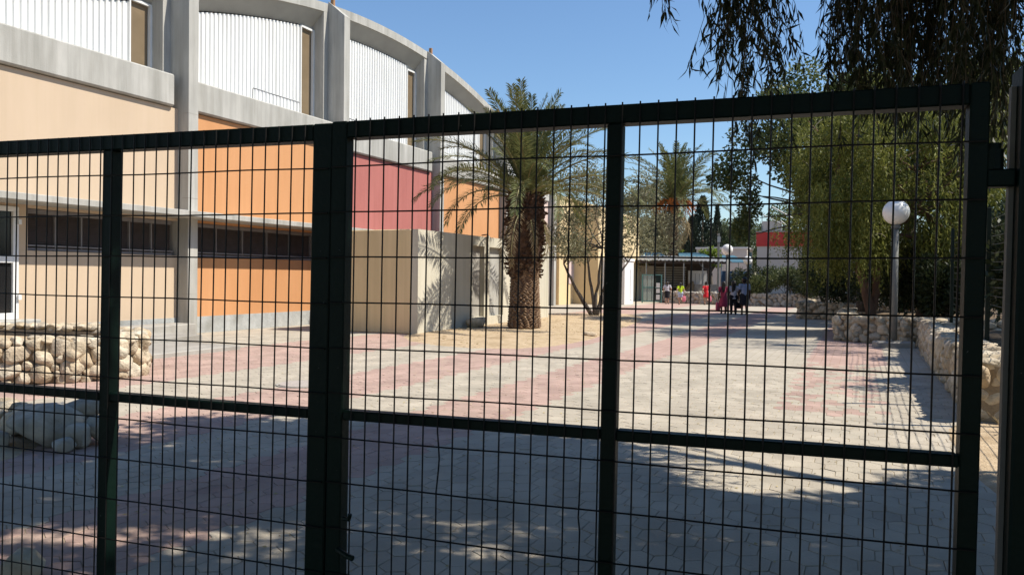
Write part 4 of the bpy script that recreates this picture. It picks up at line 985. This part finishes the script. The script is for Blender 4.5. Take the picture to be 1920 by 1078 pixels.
for i, x in enumerate((1405, 1440, 1475, 1510)):
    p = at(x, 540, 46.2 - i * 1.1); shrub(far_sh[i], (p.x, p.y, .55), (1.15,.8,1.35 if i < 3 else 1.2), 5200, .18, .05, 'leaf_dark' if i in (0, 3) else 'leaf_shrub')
p = at(1545, 560, 35); shrub('round green shrub right of the far shrubs behind the brownish wall', (p.x, 35, .5), (1.15,1.0,1.9), 8000, .14, .06, 'leaf_broad', k=14)
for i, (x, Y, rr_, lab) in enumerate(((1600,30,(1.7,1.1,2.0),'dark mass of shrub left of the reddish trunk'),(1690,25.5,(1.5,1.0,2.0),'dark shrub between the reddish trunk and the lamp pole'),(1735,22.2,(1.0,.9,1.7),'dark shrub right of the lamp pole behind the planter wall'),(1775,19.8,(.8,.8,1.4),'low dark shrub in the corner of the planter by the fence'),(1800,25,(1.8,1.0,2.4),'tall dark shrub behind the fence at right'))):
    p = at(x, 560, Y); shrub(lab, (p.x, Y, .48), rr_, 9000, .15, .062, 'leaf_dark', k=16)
for i, (u, v, lab) in enumerate(((13.4,2.75,'broad hedge bush behind the fence, nearest the gate post'),(17.0,3.2,'broad hedge bush behind the fence, in the middle'),(21.8,3.7,'broad hedge bush behind the fence, beside the planter'))):
    x, y, _ = W(u, v); shrub(lab, (x, y, .4), (1.2,1.0,2.2), 9000, .14, .06, 'leaf_dark', 'hedge_bush', 18, 'hedge bushes behind the fence')
# dry weed by the wall foot
wd = MB(); 
for i in range(9):
    a = random.uniform(0, 6.28); L = random.uniform(.14, .32); wd.tube([(0,0,0), (math.cos(a)*L*.3, math.sin(a)*L*.3, L*.6), (math.cos(a)*L*.7, math.sin(a)*L*.7, L)], [.005,.004,.002], 4)
    for _ in range(3): f = random.uniform(.3,.9); b = (math.cos(a)*L*.6*f, math.sin(a)*L*.6*f, L*f); wd.tube([b, (b[0]+random.uniform(-.06,.06), b[1]+random.uniform(-.06,.06), b[2]+random.uniform(.01,.06))], .0022, 3)
wx = W(8.95, 1.32); o = wd.build('dry_weed', M['frond_dry']); o.location = wx; tag(o, 'dry bleached weed at the foot of the right wall beside the gate post', 'weed')

def conical(name, label, base, h, r, n, m='leaf_cypress'):
    z = rng.random(n) ** .8; a = rng.uniform(0, 6.283, n); rad = r * np.clip(np.minimum(z * 6 + .4, (1 - z) ** .75 * 1.15), .03, 1) * rng.uniform(.55, 1.08, n) * (1 + .18 * np.sin(a * 3 + z * 14))
    p = np.stack([np.cos(a) * rad, np.sin(a) * rad, .4 + z * (h - .4)], 1); d = np.stack([np.cos(a) * .5, np.sin(a) * .5, np.ones(n)], 1) + rng.normal(size=(n, 3)) * .3
    t = MB(); t.tube([(0,0,0), (0,0,h*.5), (0,0,h*.95)], [.2,.12,.02], 7); return tree(name, label, base, leaf_quads(p, d, rng.uniform(.25,.5,n), rng.uniform(.08,.16,n)), t, m, 'bark')
def px_tree(x, ytop, Y): p = at(x, ytop, Y); return p.x, Y, p.z
x, y, h = px_tree(1318, 372, 80); conical('cypress', 'broad dark cypress right of the far palm', (x, y, 0), h, 1.9, 4200)
x, y, h = px_tree(1297, 410, 78); conical('cypress', 'shorter dark cypress under the far palm crown', (x, y, 0), h, 1.6, 3200)
x, y, h = px_tree(1345, 388, 84); conical('cypress', 'slim pointed cypress between the broad cypress and the round trees', (x, y, 0), h, .75, 1600)
x, y, h = px_tree(1396, 392, 105); conical('pine_tree', 'small pointed pine above the round far trees', (x, y, 0), h, 1.7, 1500)
def round_tree(label, x, ytop, Y, r, m='leaf_far', n=26, per=260, ll=.3, lw=.16, zlo=.35):
    X, Yv, h = px_tree(x, ytop, Y); bl = [((random.uniform(-1,1)*r*.75, random.uniform(-1,1)*r*.5, random.uniform(h*zlo, h - r*.25)), (r*.36, r*.36, r*.26)) for _ in range(n)]
    t = MB(); limb(t, (0,0,0), (0,0,h*.5), .22, .14, .05, 4, 7)
    for c, q in bl[:8]: limb(t, (0,0,h*.5), c, .07, .02, .1, 4, 4)
    return tree('round_tree', label, (X, Yv, 0), np.concatenate([spray_leaves(c, q, per, ll, lw, .1) for c, q in bl]), t, m, 'bark_grey', group='round trees on the skyline')
round_tree('round grey green tree left of the red banded building', 1375, 402, 92, 3.2)
round_tree('round grey green tree right behind the slim cypress', 1350, 418, 98, 2.6)
round_tree('round tree touching the red banded building roof', 1412, 408, 96, 2.6)
round_tree('grey green tree left of the far palm trunk', 1205, 345, 72, 3.0, 'leaf_olive')
round_tree('olive toned tree at the foot of the far palm', 1238, 400, 66, 2.2, 'leaf_olive')
round_tree('bright lime tree peeping over the blue roof', 1273, 452, 60, .75, 'leaf_lime', 10, 120, .2, .12, .5)
round_tree('small lime topped tree in front of the white far building', 1333, 462, 58, .8, 'leaf_lime', 10, 110, .25, .1, .55)
round_tree('dark round tree filling the gap behind the shelter', 1300, 440, 90, 3.0, 'leaf_dark')
round_tree('round tree far right behind the red banded building', 1480, 380, 70, 3.4, 'leaf_broad')

# ================================================================== FAR BUILDINGS AND SHELTER
def fbox(mb, x0, x1, y0, y1, Y, d, ch=0.0, off=(0, 0)):
    a = at(x0, y1, Y); b = at(x1, y0, Y); mb.box(a.x - off[0], b.x - off[0], Y - off[1], Y + d - off[1], max(a.z, 0) if y1 < 900 else 0, b.z, 0, ch)
pA = at(1418, 560, 53)
rb = empty('red_banded_building', (pA.x, 53, 0), R(-24) , label='off-white building with a red band under its flat roof', cat='building')
zt = at(1418, 436, 53).z; zb = at(1418, 462, 53).z
MB().box(0, 7.4, 0, 6, 0, zb).build('wall', M['bldg'], rb)
MB().box(-.05, 7.45, -.05, 6.05, zb + .002, zt).build('red_band', M['redband'], rb)
MB().box(-.09, 7.5, -.09, 6.1, zt + .002, zt + .09).build('coping', M['concrete_dark'], rb)
fr = MB()
for k in range(4): fr.tube([(.25 + k*.42, .5, zt), (.25 + k*.42, .5, zt + 1.25 - k*.22)], .03, 5)
fr.tube([(.2,.5,zt+1.3),(1.6,.5,zt+.55)], .035, 5); fr.tube([(.9,.3,zt+1.75),(2.6,.3,zt+.75)], .05, 5); fr.tube([(1.7,.4,zt+.1),(2.4,.4,zt+.8)], .03, 5); fr.tube([(1.5,.4,zt+.8),(2.3,.4,zt+.1)], .03, 5)
fr.build('roof_frame', M['galv'], rb)
MB().box(.28, 1.55, .56, .6, zt + .1, zt + .8).build('tank_screen', M['bldg'], rb)
MB().tube([(2.55,-.06,zb-.1),(2.55,-.1,zb-.35),(2.62,-.1,zb-.1)], .02, 4).build('wall_lamp', M['cable'], rb)
pB = at(1306, 470, 70); zB = at(1306, 467, 70).z
wbg = empty('white_flat_building', (pB.x, 70, 0), R(-24), label='low white flat-roofed building behind the second globe lamp', cat='building')
MB().box(0, 4.4, 0, 4, 0, zB).build('wall', M['bldg'], wbg)
MB().box(-.08, 4.48, -.08, 4.08, zB + .003, zB + .16).build('parapet', M['whitewall'], wbg)
MB().box(4.402, 4.44, .5, 3.2, zB - 1.9, zB - .25).build('side_panel', M['bluetarp'], wbg)
# shelter with tin roof
SY = 51.5
pS = at(1204, 570, SY); shl = empty('yard_shelter', (pS.x, SY, 0), label='low open shelter with a pale tin roof at the end of the yard', cat='shelter')
zR = at(1204, 487, SY).z; wS = at(1352, 570, SY).x - pS.x
m = MB(); n = 46
vs = []
for j in range(n + 1):
    xx = -.4 + (wS + .9) * j / n; w = .03 * (1 if j % 2 else -1) - .05 * max(0, j / n - .45) * 2.2; vs += [(xx, -.7, zR + w), (xx, 3.6, zR + .38 + w), (xx, 3.6, zR + .34 + w), (xx, -.7, zR - .05 + w)]
m.add(vs, [(j*4+r, j*4+4+r, j*4+4+(r+1)%4, j*4+(r+1)%4) for j in range(n) for r in range(4)]).build('tin_roof', M['tin'], shl)
for k in range(5): xx = .15 + (wS - .3) * k / 4; MB().tube([(xx, -.5, 0), (xx, -.5, zR - .05)], .045, 8).build('post', M['galv'], shl)
MB().box(-.3, wS + .3, -.54, -.46, zR - .24, zR - .07).build('edge_beam', M['darkwood'], shl)
MB().box(-.2, wS + .2, 3.4, 3.5, 0, zR - .1).build('back_wall', M['darkwood'], shl)
MB().box(-.2, 1.35, 3.3, 3.4, .02, zR - .35).build('pale_panel', M['bldg'], shl)
for k in range(9): z = .9 + k * .17; MB().box(1.45, wS - 1.6, 3.32, 3.38, z, z + .11).build('slat', M['concrete_dark'], shl)
for k in range(5): xx = wS - 1.5 + k * .28; MB().tube([(xx,2.2,.2),(xx,2.2,1.9)], .02, 5).build('bar', M['galv'], shl)
MB().box(wS - 1.55, wS - .25, 2.9, 3.0, 1.15, 2.1).build('bright_opening', M['whitewall'], shl)
MB().add([(2.9,2.0,0),(3.9,2.0,0),(3.9,2.0,1.35),(2.9,3.0,0),(3.9,3.0,0),(3.9,3.0,1.35)], [(0,1,2),(3,5,4),(0,2,5,3),(1,4,5,2),(0,3,4,1)]).build('stair_side', M['tan'], shl)
MB().box(3.92, 5.6, 1.9, 2.6, 0, 1.15).build('low_wall', M['concrete_dark'], shl)
# green yard gate with notices
pG = at(1203, 571, 48.2); yg = empty('yard_gate', (pG.x, 48.2, 0), label='teal framed steel gate with paper notices beside the white outbuilding', cat='gate')
wG = at(1241, 571, 48.2).x - pG.x; hG = at(1203, 514, 48.2).z
for a, b in ((0, .07), (wG - .07, wG)): MB().box(a, b, 0, .07, 0, hG).build('post', M['teal'], yg)
for z in (.06, hG * .52, hG - .07): MB().box(.072, wG - .072, .01, .06, z, z + .06).build('rail', M['teal'], yg)
for a, b in ((.1,.32),(.36,.60),(.64,.84)): MB().box(a, b, .035, .05, .13, hG * .52 - .01).build('board', M['greygreen'], yg); MB().box(a, b, .035, .05, hG * .52 + .07, hG - .08).build('board', M['greygreen'], yg)
MB().box(.86, wG - .08, .03, .05, .13, hG - .08).build('dark_board', M['fence'], yg)
for z0, z1 in ((.95,1.25),(.62,.88),(.2,.52)): MB().box(.9, wG - .14, .005, .02, z0, z1).build('notice', M['paper'], yg)
# blue shade roofs and screen
for lab, x0, x1, yt, yb, Y in (('pale blue shade roof left of the far palm trunk', 1206, 1250, 473, 486, 56), ('pale blue shade roof right of the far palm trunk', 1268, 1332, 473, 486, 57), ('long blue shade roof behind the tin shelter', 1322, 1392, 478, 492, 60)):
    a = at(x0, yb, Y); b = at(x1, yb, Y); t = at((x0 + x1) / 2, yt, Y)
    r = empty('shade_roof', ((a.x + b.x) / 2, Y, 0), label=lab, cat='roof', group='blue shade roofs'); w = (b.x - a.x) / 2
    MB().add([(-w,-1,a.z),(w,-1,b.z),(w*.75,1,t.z),(-w*.7,1,t.z),(-w,-1,a.z-.05),(w,-1,b.z-.05),(w*.75,1,t.z-.05),(-w*.7,1,t.z-.05)], BOXF).build('canopy', M['bluetarp'], r)
    for s in (-.8, .8): MB().tube([(w*s,0,0),(w*s,0,a.z)], .05, 6).build('post', M['galv'], r)
pK = at(1352, 545, 50); sc = empty('blue_screen', (pK.x, 50, 0), label='dark blue fabric screen left of the far shrubs', cat='screen')
wK = at(1412, 545, 50).x - pK.x; zK = at(1352, 508, 50).z
m = MB(); vs = []
for j in range(25): xx = wK * j / 24; o_ = .05 * math.sin(j * 1.1); vs += [(xx, o_, .25), (xx, o_ + .02, zK)]
m.add(vs, [(2*j, 2*j+2, 2*j+3, 2*j+1) for j in range(24)]).build('fabric', M['bluecloth'], sc)
for xx in (0, wK * .5, wK): MB().tube([(xx,.08,0),(xx,.08,zK+.05)], .035, 6).build('post', M['galv'], sc)
pU = at(1346, 560, 49.5); up = empty('utility_pole', (pU.x, 49.5, 0), label='thin grey utility pole behind the shelter with a sagging cable', cat='pole')
hU = at(1346, 438, 49.5).z
MB().box(-.06, .06, -.06, .06, 0, hU, 0, .01).build('pole', M['lamp_pole'], up); MB().box(-.1, .1, -.09, -.05, hU - .55, hU - .2).build('bracket', M['galv'], up)
c0 = at(1310, 493, 49.5); c1 = at(1344, 492, 49.5); cm = at(1328, 507, 49.5)
MB().tube([(p.x - pU.x, 0, p.z) for p in [c0] + [c0.lerp(c1, f) + Vector((0,0,-(c0.z - cm.z) * 4 * f * (1 - f))) for f in (.2,.4,.6,.8)] + [c1]], .03, 5).build('cable', M['cable'], up)

# ================================================================== PEOPLE (signed distance figures, one continuous body)
def surface_net(f, lo, hi, h):
    ax = [np.arange(lo[i], hi[i] + h, h) for i in range(3)]
    X, Y, Z = np.meshgrid(*ax, indexing='ij'); F = f(X, Y, Z); s = F < 0
    n0, n1, n2 = F.shape
    c = np.zeros((n0-1, n1-1, n2-1), int)
    for i in (0, 1):
        for j in (0, 1):
            for k in (0, 1): c += s[i:n0-1+i, j:n1-1+j, k:n2-1+k]
    act = (c > 0) & (c < 8); idx = -np.ones(act.shape, int); I = np.argwhere(act); idx[act] = np.arange(len(I))
    acc = np.zeros((len(I), 3)); cnt = np.zeros(len(I))
    cs = [(i, j, k) for i in (0, 1) for j in (0, 1) for k in (0, 1)]
    for a in cs:
        for ax_ in range(3):
            if a[ax_]: continue
            b = list(a); b[ax_] = 1
            fa = F[I[:,0]+a[0], I[:,1]+a[1], I[:,2]+a[2]]; fb_ = F[I[:,0]+b[0], I[:,1]+b[1], I[:,2]+b[2]]
            m = (fa < 0) != (fb_ < 0); t = np.where(m, fa / np.where(m, fa - fb_, 1), 0)
            p = np.array(a)[None] + np.zeros((len(I), 3)); p[:, ax_] += t; acc[m] += p[m]; cnt[m] += 1
    vs = (I + acc / cnt[:, None]) * h + np.array(lo)
    fs = []
    for ax_ in range(3):
        o1, o2 = [(1, 2), (2, 0), (0, 1)][ax_]
        sl0 = [slice(1, None)] * 3; sl0[ax_] = slice(0, None)
        A = s; B = np.roll(s, -1, ax_); m = (A != B); e = [slice(1, -1)] * 3; e[ax_] = slice(0, -1)
        E = np.argwhere(m[tuple(e)]); off = np.array([1, 1, 1]); off[ax_] = 0; E = E + off
        d1 = np.zeros(3, int); d1[o1] = 1; d2 = np.zeros(3, int); d2[o2] = 1
        q = [idx[tuple((E - d1 - d2).T)], idx[tuple((E - d2).T)], idx[tuple(E.T)], idx[tuple((E - d1).T)]]
        Q = np.stack(q, 1); inv = ~A[tuple(E.T)]; Q[inv] = Q[inv][:, ::-1]; fs.append(Q)
    fs = np.concatenate(fs); fs = fs[(fs >= 0).all(1)]
    return vs, fs
def caps_sdf(caps, k=.025):
    def f(X, Y, Z):
        out = None
        for a, b, ra, rb in caps:
            a = np.array(a); b = np.array(b); d = b - a; L = max(d @ d, 1e-9)
            t = np.clip(((X-a[0])*d[0] + (Y-a[1])*d[1] + (Z-a[2])*d[2]) / L, 0, 1)
            q = np.sqrt((X-a[0]-d[0]*t)**2 + (Y-a[1]-d[1]*t)**2 + (Z-a[2]-d[2]*t)**2) - (ra + (rb - ra) * t)
            if out is None: out = q
            else:
                hh = np.clip(.5 + .5 * (out - q) / k, 0, 1); out = out * (1 - hh) + q * hh - k * hh * (1 - hh)
        return out
    return f
def sdf_part(name, caps, m, parent, k=.025, h=.018, extra=None, clip=None):
    P = np.array([c[0] for c in caps] + [c[1] for c in caps]); r = max(max(c[2], c[3]) for c in caps) + .04
    f0 = caps_sdf(caps, k); f = f0 if clip is None else (lambda X, Y, Z: np.maximum(f0(X, Y, Z), clip(X, Y, Z)))
    vs, fs = surface_net(f, P.min(0) - r, P.max(0) + r, h); mb = MB(); mb.add(vs.tolist(), [tuple(q) for q in fs.tolist()])
    if extra: extra(mb)
    return mb.build(name, m, parent, True)
def person(label, x, y, H, yaw, skin, top, bottom, hair, pose='stand', shoe='shoe', sleeves='short', bag=None, lean=0.0, group=None):
    """faces +y (away from the camera) before yaw"""
    r = empty('person', (x, y, 0), yaw, label=label, cat='person', group=group); S = H
    J = dict(hip=(0,0,.52), chest=(0,.01+lean*.5,.72), neck=(0,.0+lean*.75,.825), head=(0,.012+lean,.92), shL=(-.105,lean*.7,.795), shR=(.105,lean*.7,.795), hL=(-.052,0,.51), hR=(.052,0,.51))
    if pose == 'stand': J.update(kL=(-.06,.012,.285), aL=(-.062,-.005,.045), kR=(.06,.014,.285), aR=(.064,0,.045), eL=(-.14,-.015,.64), wL=(-.15,.02,.50), eR=(.14,-.015,.64), wR=(.15,.02,.50))
    if pose == 'step': J.update(kL=(-.055,.05,.285), aL=(-.05,.06,.045), kR=(.055,-.01,.285), aR=(.05,-.05,.05), eL=(-.135,-.03,.64), wL=(-.15,.03,.51), eR=(.14,.0,.64), wR=(.155,.03,.50))
    if pose == 'run': J.update(kL=(-.05,.05,.29), aL=(-.04,.03,.05), kR=(.05,.01,.285), aR=(.02,-.15,.20), eL=(-.17,-.06,.68), wL=(-.15,.05,.60), eR=(.16,-.04,.66), wR=(.165,.04,.53))
    if pose == 'jog': J.update(kL=(-.05,-.02,.285), aL=(-.05,-.06,.06), kR=(.05,.07,.30), aR=(.055,.05,.06), eL=(-.175,-.03,.67), wL=(-.145,.06,.60), eR=(.175,-.03,.67), wR=(.15,.06,.58))
    J = {k: np.array(v) * S for k, v in J.items()}
    ft = lambda a, dy: (J[a] + np.array([0, dy, -.035 * S]))
    caps = [(J['hip'], J['chest'], .082*S, .078*S), (J['chest'], J['neck'], .075*S, .034*S), (J['shL'], J['shR'], .042*S, .042*S), (J['hL'], J['hR'], .068*S, .068*S), (J['neck'], J['head'], .03*S, .03*S),
            (J['head'] + np.array([0,.005,-.018])*S, J['head'] + np.array([0,-.004,.022])*S, .050*S, .055*S), (J['head'] + np.array([0,.052,-.008])*S, J['head'] + np.array([0,.062,-.016])*S, .009*S, .010*S)]
    for s in 'LR':
        sg = -1 if s == 'L' else 1
        caps += [(J['h'+s], J['k'+s], .056*S, .036*S), (J['k'+s], J['a'+s], .036*S, .022*S), (J['a'+s], ft('a'+s, .07*S), .022*S, .018*S), (J['sh'+s], J['e'+s], .034*S, .026*S), (J['e'+s], J['w'+s], .026*S, .018*S),
                 (J['w'+s], J['w'+s] + np.array([sg*.003,.008,-.05])*S, .018*S, .02*S), (J['head'] + np.array([sg*.052,0,-.004])*S, J['head'] + np.array([sg*.058,-.004,.008])*S, .012*S, .012*S)]
    def fingers(mb):
        for s in 'LR':
            sg = -1 if s == 'L' else 1; p = J['w'+s] + np.array([sg*.003,.008,-.055])*S
            for q, ln in ((-1.5,.036),(-.5,.043),(.5,.041),(1.5,.032)):
                a = p + np.array([0, q*.0085, 0])*S; mb.tube([a, a + np.array([-sg*.003,.004,-ln*.55])*S, a + np.array([-sg*.013,.01,-ln])*S], [.0062*S,.0056*S,.0042*S], 5)
            a = J['w'+s] + np.array([0,.018,-.02])*S; mb.tube([a, a + np.array([-sg*.004,.022,-.018])*S, a + np.array([-sg*.008,.026,-.036])*S], [.008*S,.0068*S,.005*S], 5)
    sdf_part('body', caps, M[skin], r, .02*S, .016, fingers)
    for sg in (-1, 1):
        e = J['head'] + np.array([sg*.021,.05,.006])*S; MB().lathe([(.001,-.007*S),(.006*S,-.003*S),(.006*S,.003*S),(.001,.007*S)], 8, e).build('eye', M['hair'], r)
    q = J['head'] + np.array([0,.052,-.034])*S; MB().box(q[0]-.016*S, q[0]+.016*S, q[1]-.01*S, q[1]+.006*S, q[2]-.004*S, q[2]+.004*S, 0, .002).build('mouth', M['c_crimson'], r)
    for s in 'LR': sdf_part('shoe', [(J['a'+s]+np.array([0,-.012,-.024])*S, ft('a'+s,.075*S)+np.array([0,0,.003])*S, .027*S, .021*S), (J['a'+s]+np.array([0,0,-.005])*S, ft('a'+s,.02*S), .026*S, .024*S)], M[shoe], r, .015, .012)
    # clothing
    tm, tlen = top; al = {'short': .55, 'none': .12, 'long': 1.0}[sleeves]
    tc = [(J['hip'] + np.array([0,0,tlen])*S, J['chest'], .094*S, .092*S), (J['chest'], J['neck'] + np.array([0,0,-.035])*S, .088*S, .05*S), (J['shL'], J['shR'], .05*S, .05*S)]
    for s in 'LR':
        tc.append((J['sh'+s], J['sh'+s] + (J['e'+s]-J['sh'+s])*min(al,1), .046*S, .042*S))
        if sleeves == 'long': tc.append((J['e'+s], J['w'+s], .036*S, .028*S))
    if tlen < -.05: tc += [(J['hip'], J['hip'] + np.array([0,-.0,tlen])*S, .098*S, (.098 - tlen*.22)*S)]
    zc = (.52 + tlen - .03) * S
    sdf_part('shirt' if tlen > -.08 else 'dress', tc, M[tm], r, .03*S, .016, None, lambda X, Y, Z: np.maximum(zc - Z, Z - (.838*S)))
    if bottom:
        bm_, kind = bottom
        if kind == 'shorts' or kind == 'trousers':
            e = .62 if kind == 'shorts' else 1.0; bc = [(J['hL'], J['hR'], .085*S, .085*S), (J['hip'], J['hip'] + np.array([0,0,.03])*S, .09*S, .09*S)]
            for s in 'LR':
                bc.append((J['h'+s], J['h'+s] + (J['k'+s]-J['h'+s])*e, .068*S, .06*S if kind == 'shorts' else .048*S))
                if kind == 'trousers': bc.append((J['k'+s], J['a'+s] + np.array([0,0,.015])*S, .046*S, .036*S))
            sdf_part(kind, bc, M[bm_], r, .02*S, .016)
        else:
            zl = {'skirt': .27, 'kneeskirt': .30}[kind]*S
            sdf_part('skirt', [((0,0,.55*S),(0,0,.26*S),.092*S,.115*S),(J['h'+'L'],J['kL'],.075*S,.06*S),(J['hR'],J['kR'],.075*S,.06*S)], M[bm_], r, .03*S, .016, None, lambda X, Y, Z: zl - Z)
    hc = [(J['head'] + np.array([0,-.012,.0])*S, J['head'] + np.array([0,-.006,.028])*S, .060*S, .060*S)]
    if hair == 'pony': hc += [(J['head']+np.array([0,-.06,.02])*S, J['head']+np.array([-.005,-.085,-.08])*S, .026*S, .03*S), (J['head']+np.array([-.005,-.085,-.08])*S, J['head']+np.array([-.012,-.08,-.20])*S, .028*S, .014*S)]
    if hair == 'braid': hc += [(J['head']+np.array([0,-.055,0])*S, J['head']+np.array([0,-.085,-.12])*S, .022*S, .018*S), (J['head']+np.array([0,-.085,-.12])*S, J['head']+np.array([0,-.095,-.27])*S, .018*S, .011*S)]
    if hair == 'long': hc += [(J['head']+np.array([-.03,-.03,-.02])*S, J['head']+np.array([-.04,-.075,-.24])*S, .045*S, .03*S), (J['head']+np.array([.02,-.03,-.02])*S, J['head']+np.array([.0,-.08,-.2])*S, .045*S, .03*S)]
    if hair == 'bun': hc += [(J['head']+np.array([0,-.03,.06])*S, J['head']+np.array([0,-.035,.075])*S, .038*S, .036*S)]
    if hair == 'afro': hc += [(J['head']+np.array([0,-.015,.02])*S, J['head']+np.array([0,-.02,.03])*S, .075*S, .072*S)]
    hcx = J['head']
    sdf_part('hair', hc, M['hair'], r, .02*S, .012, None, lambda X, Y, Z: np.minimum(-(Y - hcx[1] - .035*S), -(Z - hcx[2] - .035*S)) * -1 if False else (Y - hcx[1] - .038*S) - np.maximum(0, Z - hcx[2] - .03*S) * 2)
    if bag:
        bl_, bm_, side, sz = bag; s = 'L' if side < 0 else 'R'; h = J['w'+s] + np.array([side*.012,.008,-.075])*S
        c, sn = math.cos(yaw), math.sin(yaw); wx_, wy_ = x + h[0]*c - h[1]*sn, y + h[0]*sn + h[1]*c
        o = empty('carry_bag', (wx_, wy_, h[2] - sz[2] - .10), yaw + .2, label=bl_, cat='bag', group='bags carried by the children')
        w, d, t = sz; mb = MB(); vs = []; n = 14
        for zf, k in ((0,.62),(.12,.9),(.45,1.0),(.8,.92),(1.0,.72)):
            for j in range(n): a = 2*math.pi*j/n; vs.append((w*k*math.copysign(abs(math.cos(a))**.7, math.cos(a)), d*k*math.copysign(abs(math.sin(a))**.7, math.sin(a))*(1 + .1*math.sin(5*a)), t*zf))
        mb.add(vs, [(i*n+j, i*n+(j+1)%n, (i+1)*n+(j+1)%n, (i+1)*n+j) for i in range(4) for j in range(n)] + [tuple(range(n-1,-1,-1)), tuple(range(4*n,5*n))]).build('pouch', M[bm_], o, True)
        MB().tube([(-w*.5,0,t*.98),(-w*.3,0,t+.08),(0,0,t+.105),(w*.3,0,t+.08),(w*.5,0,t*.98)], .009, 5).build('strap', M[bm_], o)
    return r
GR = 'children running to the gate'
person('child in pale grey top and black knee shorts, running leftmost by the yard gate', 9.30, 46.3, 1.36, -.15, 'skin_a', ('c_grey', -.01), ('c_black', 'skirt'), 'pony', 'jog', lean=.03, group=GR)
person('child in a lime green shirt and pale shorts, running with a pink bag', 9.98, 45.8, 1.30, .1, 'skin_a', ('c_lime', .0), ('c_denim', 'shorts'), 'braid', 'run', 'sandal', lean=.02, bag=('pink bag carried by the child in the lime green shirt', 'pinkbag', 1, (.13,.06,.33)), group=GR)
person('child in a long red shirt running in the middle with one foot kicked back', 11.45, 45.6, 1.34, .12, 'skin_a', ('c_red', -.16), None, 'bun', 'run', 'sandal', lean=.03, bag=('pink bag carried by the child in the red shirt', 'pinkbag', 1, (.14,.06,.33)), group=GR)
GR = 'children standing in the shade'
person('child in a long crimson dress with long black hair, left of the standing three', 9.28, 33.9, 1.42, .05, 'skin_b', ('c_crimson', -.27), None, 'long', 'stand', bag=('crimson bag hanging at the left side of the child in the crimson dress', 'c_pink', -1, (.11,.06,.40)), group=GR)
person('child in a white shirt and black trousers, middle of the standing three', 9.55, 33.3, 1.46, -.05, 'skin_b', ('c_white', -.03), ('c_black', 'trousers'), 'long', 'step', bag=('black bag held by the child in the white shirt', 'c_black', 1, (.13,.07,.26)), group=GR)
person('tall child in a grey blue shirt and navy shorts, right of the standing three', 9.98, 33.2, 1.58, .03, 'skin_b', ('c_blue', .0), ('c_navy', 'skirt'), 'afro', 'stand', group=GR)
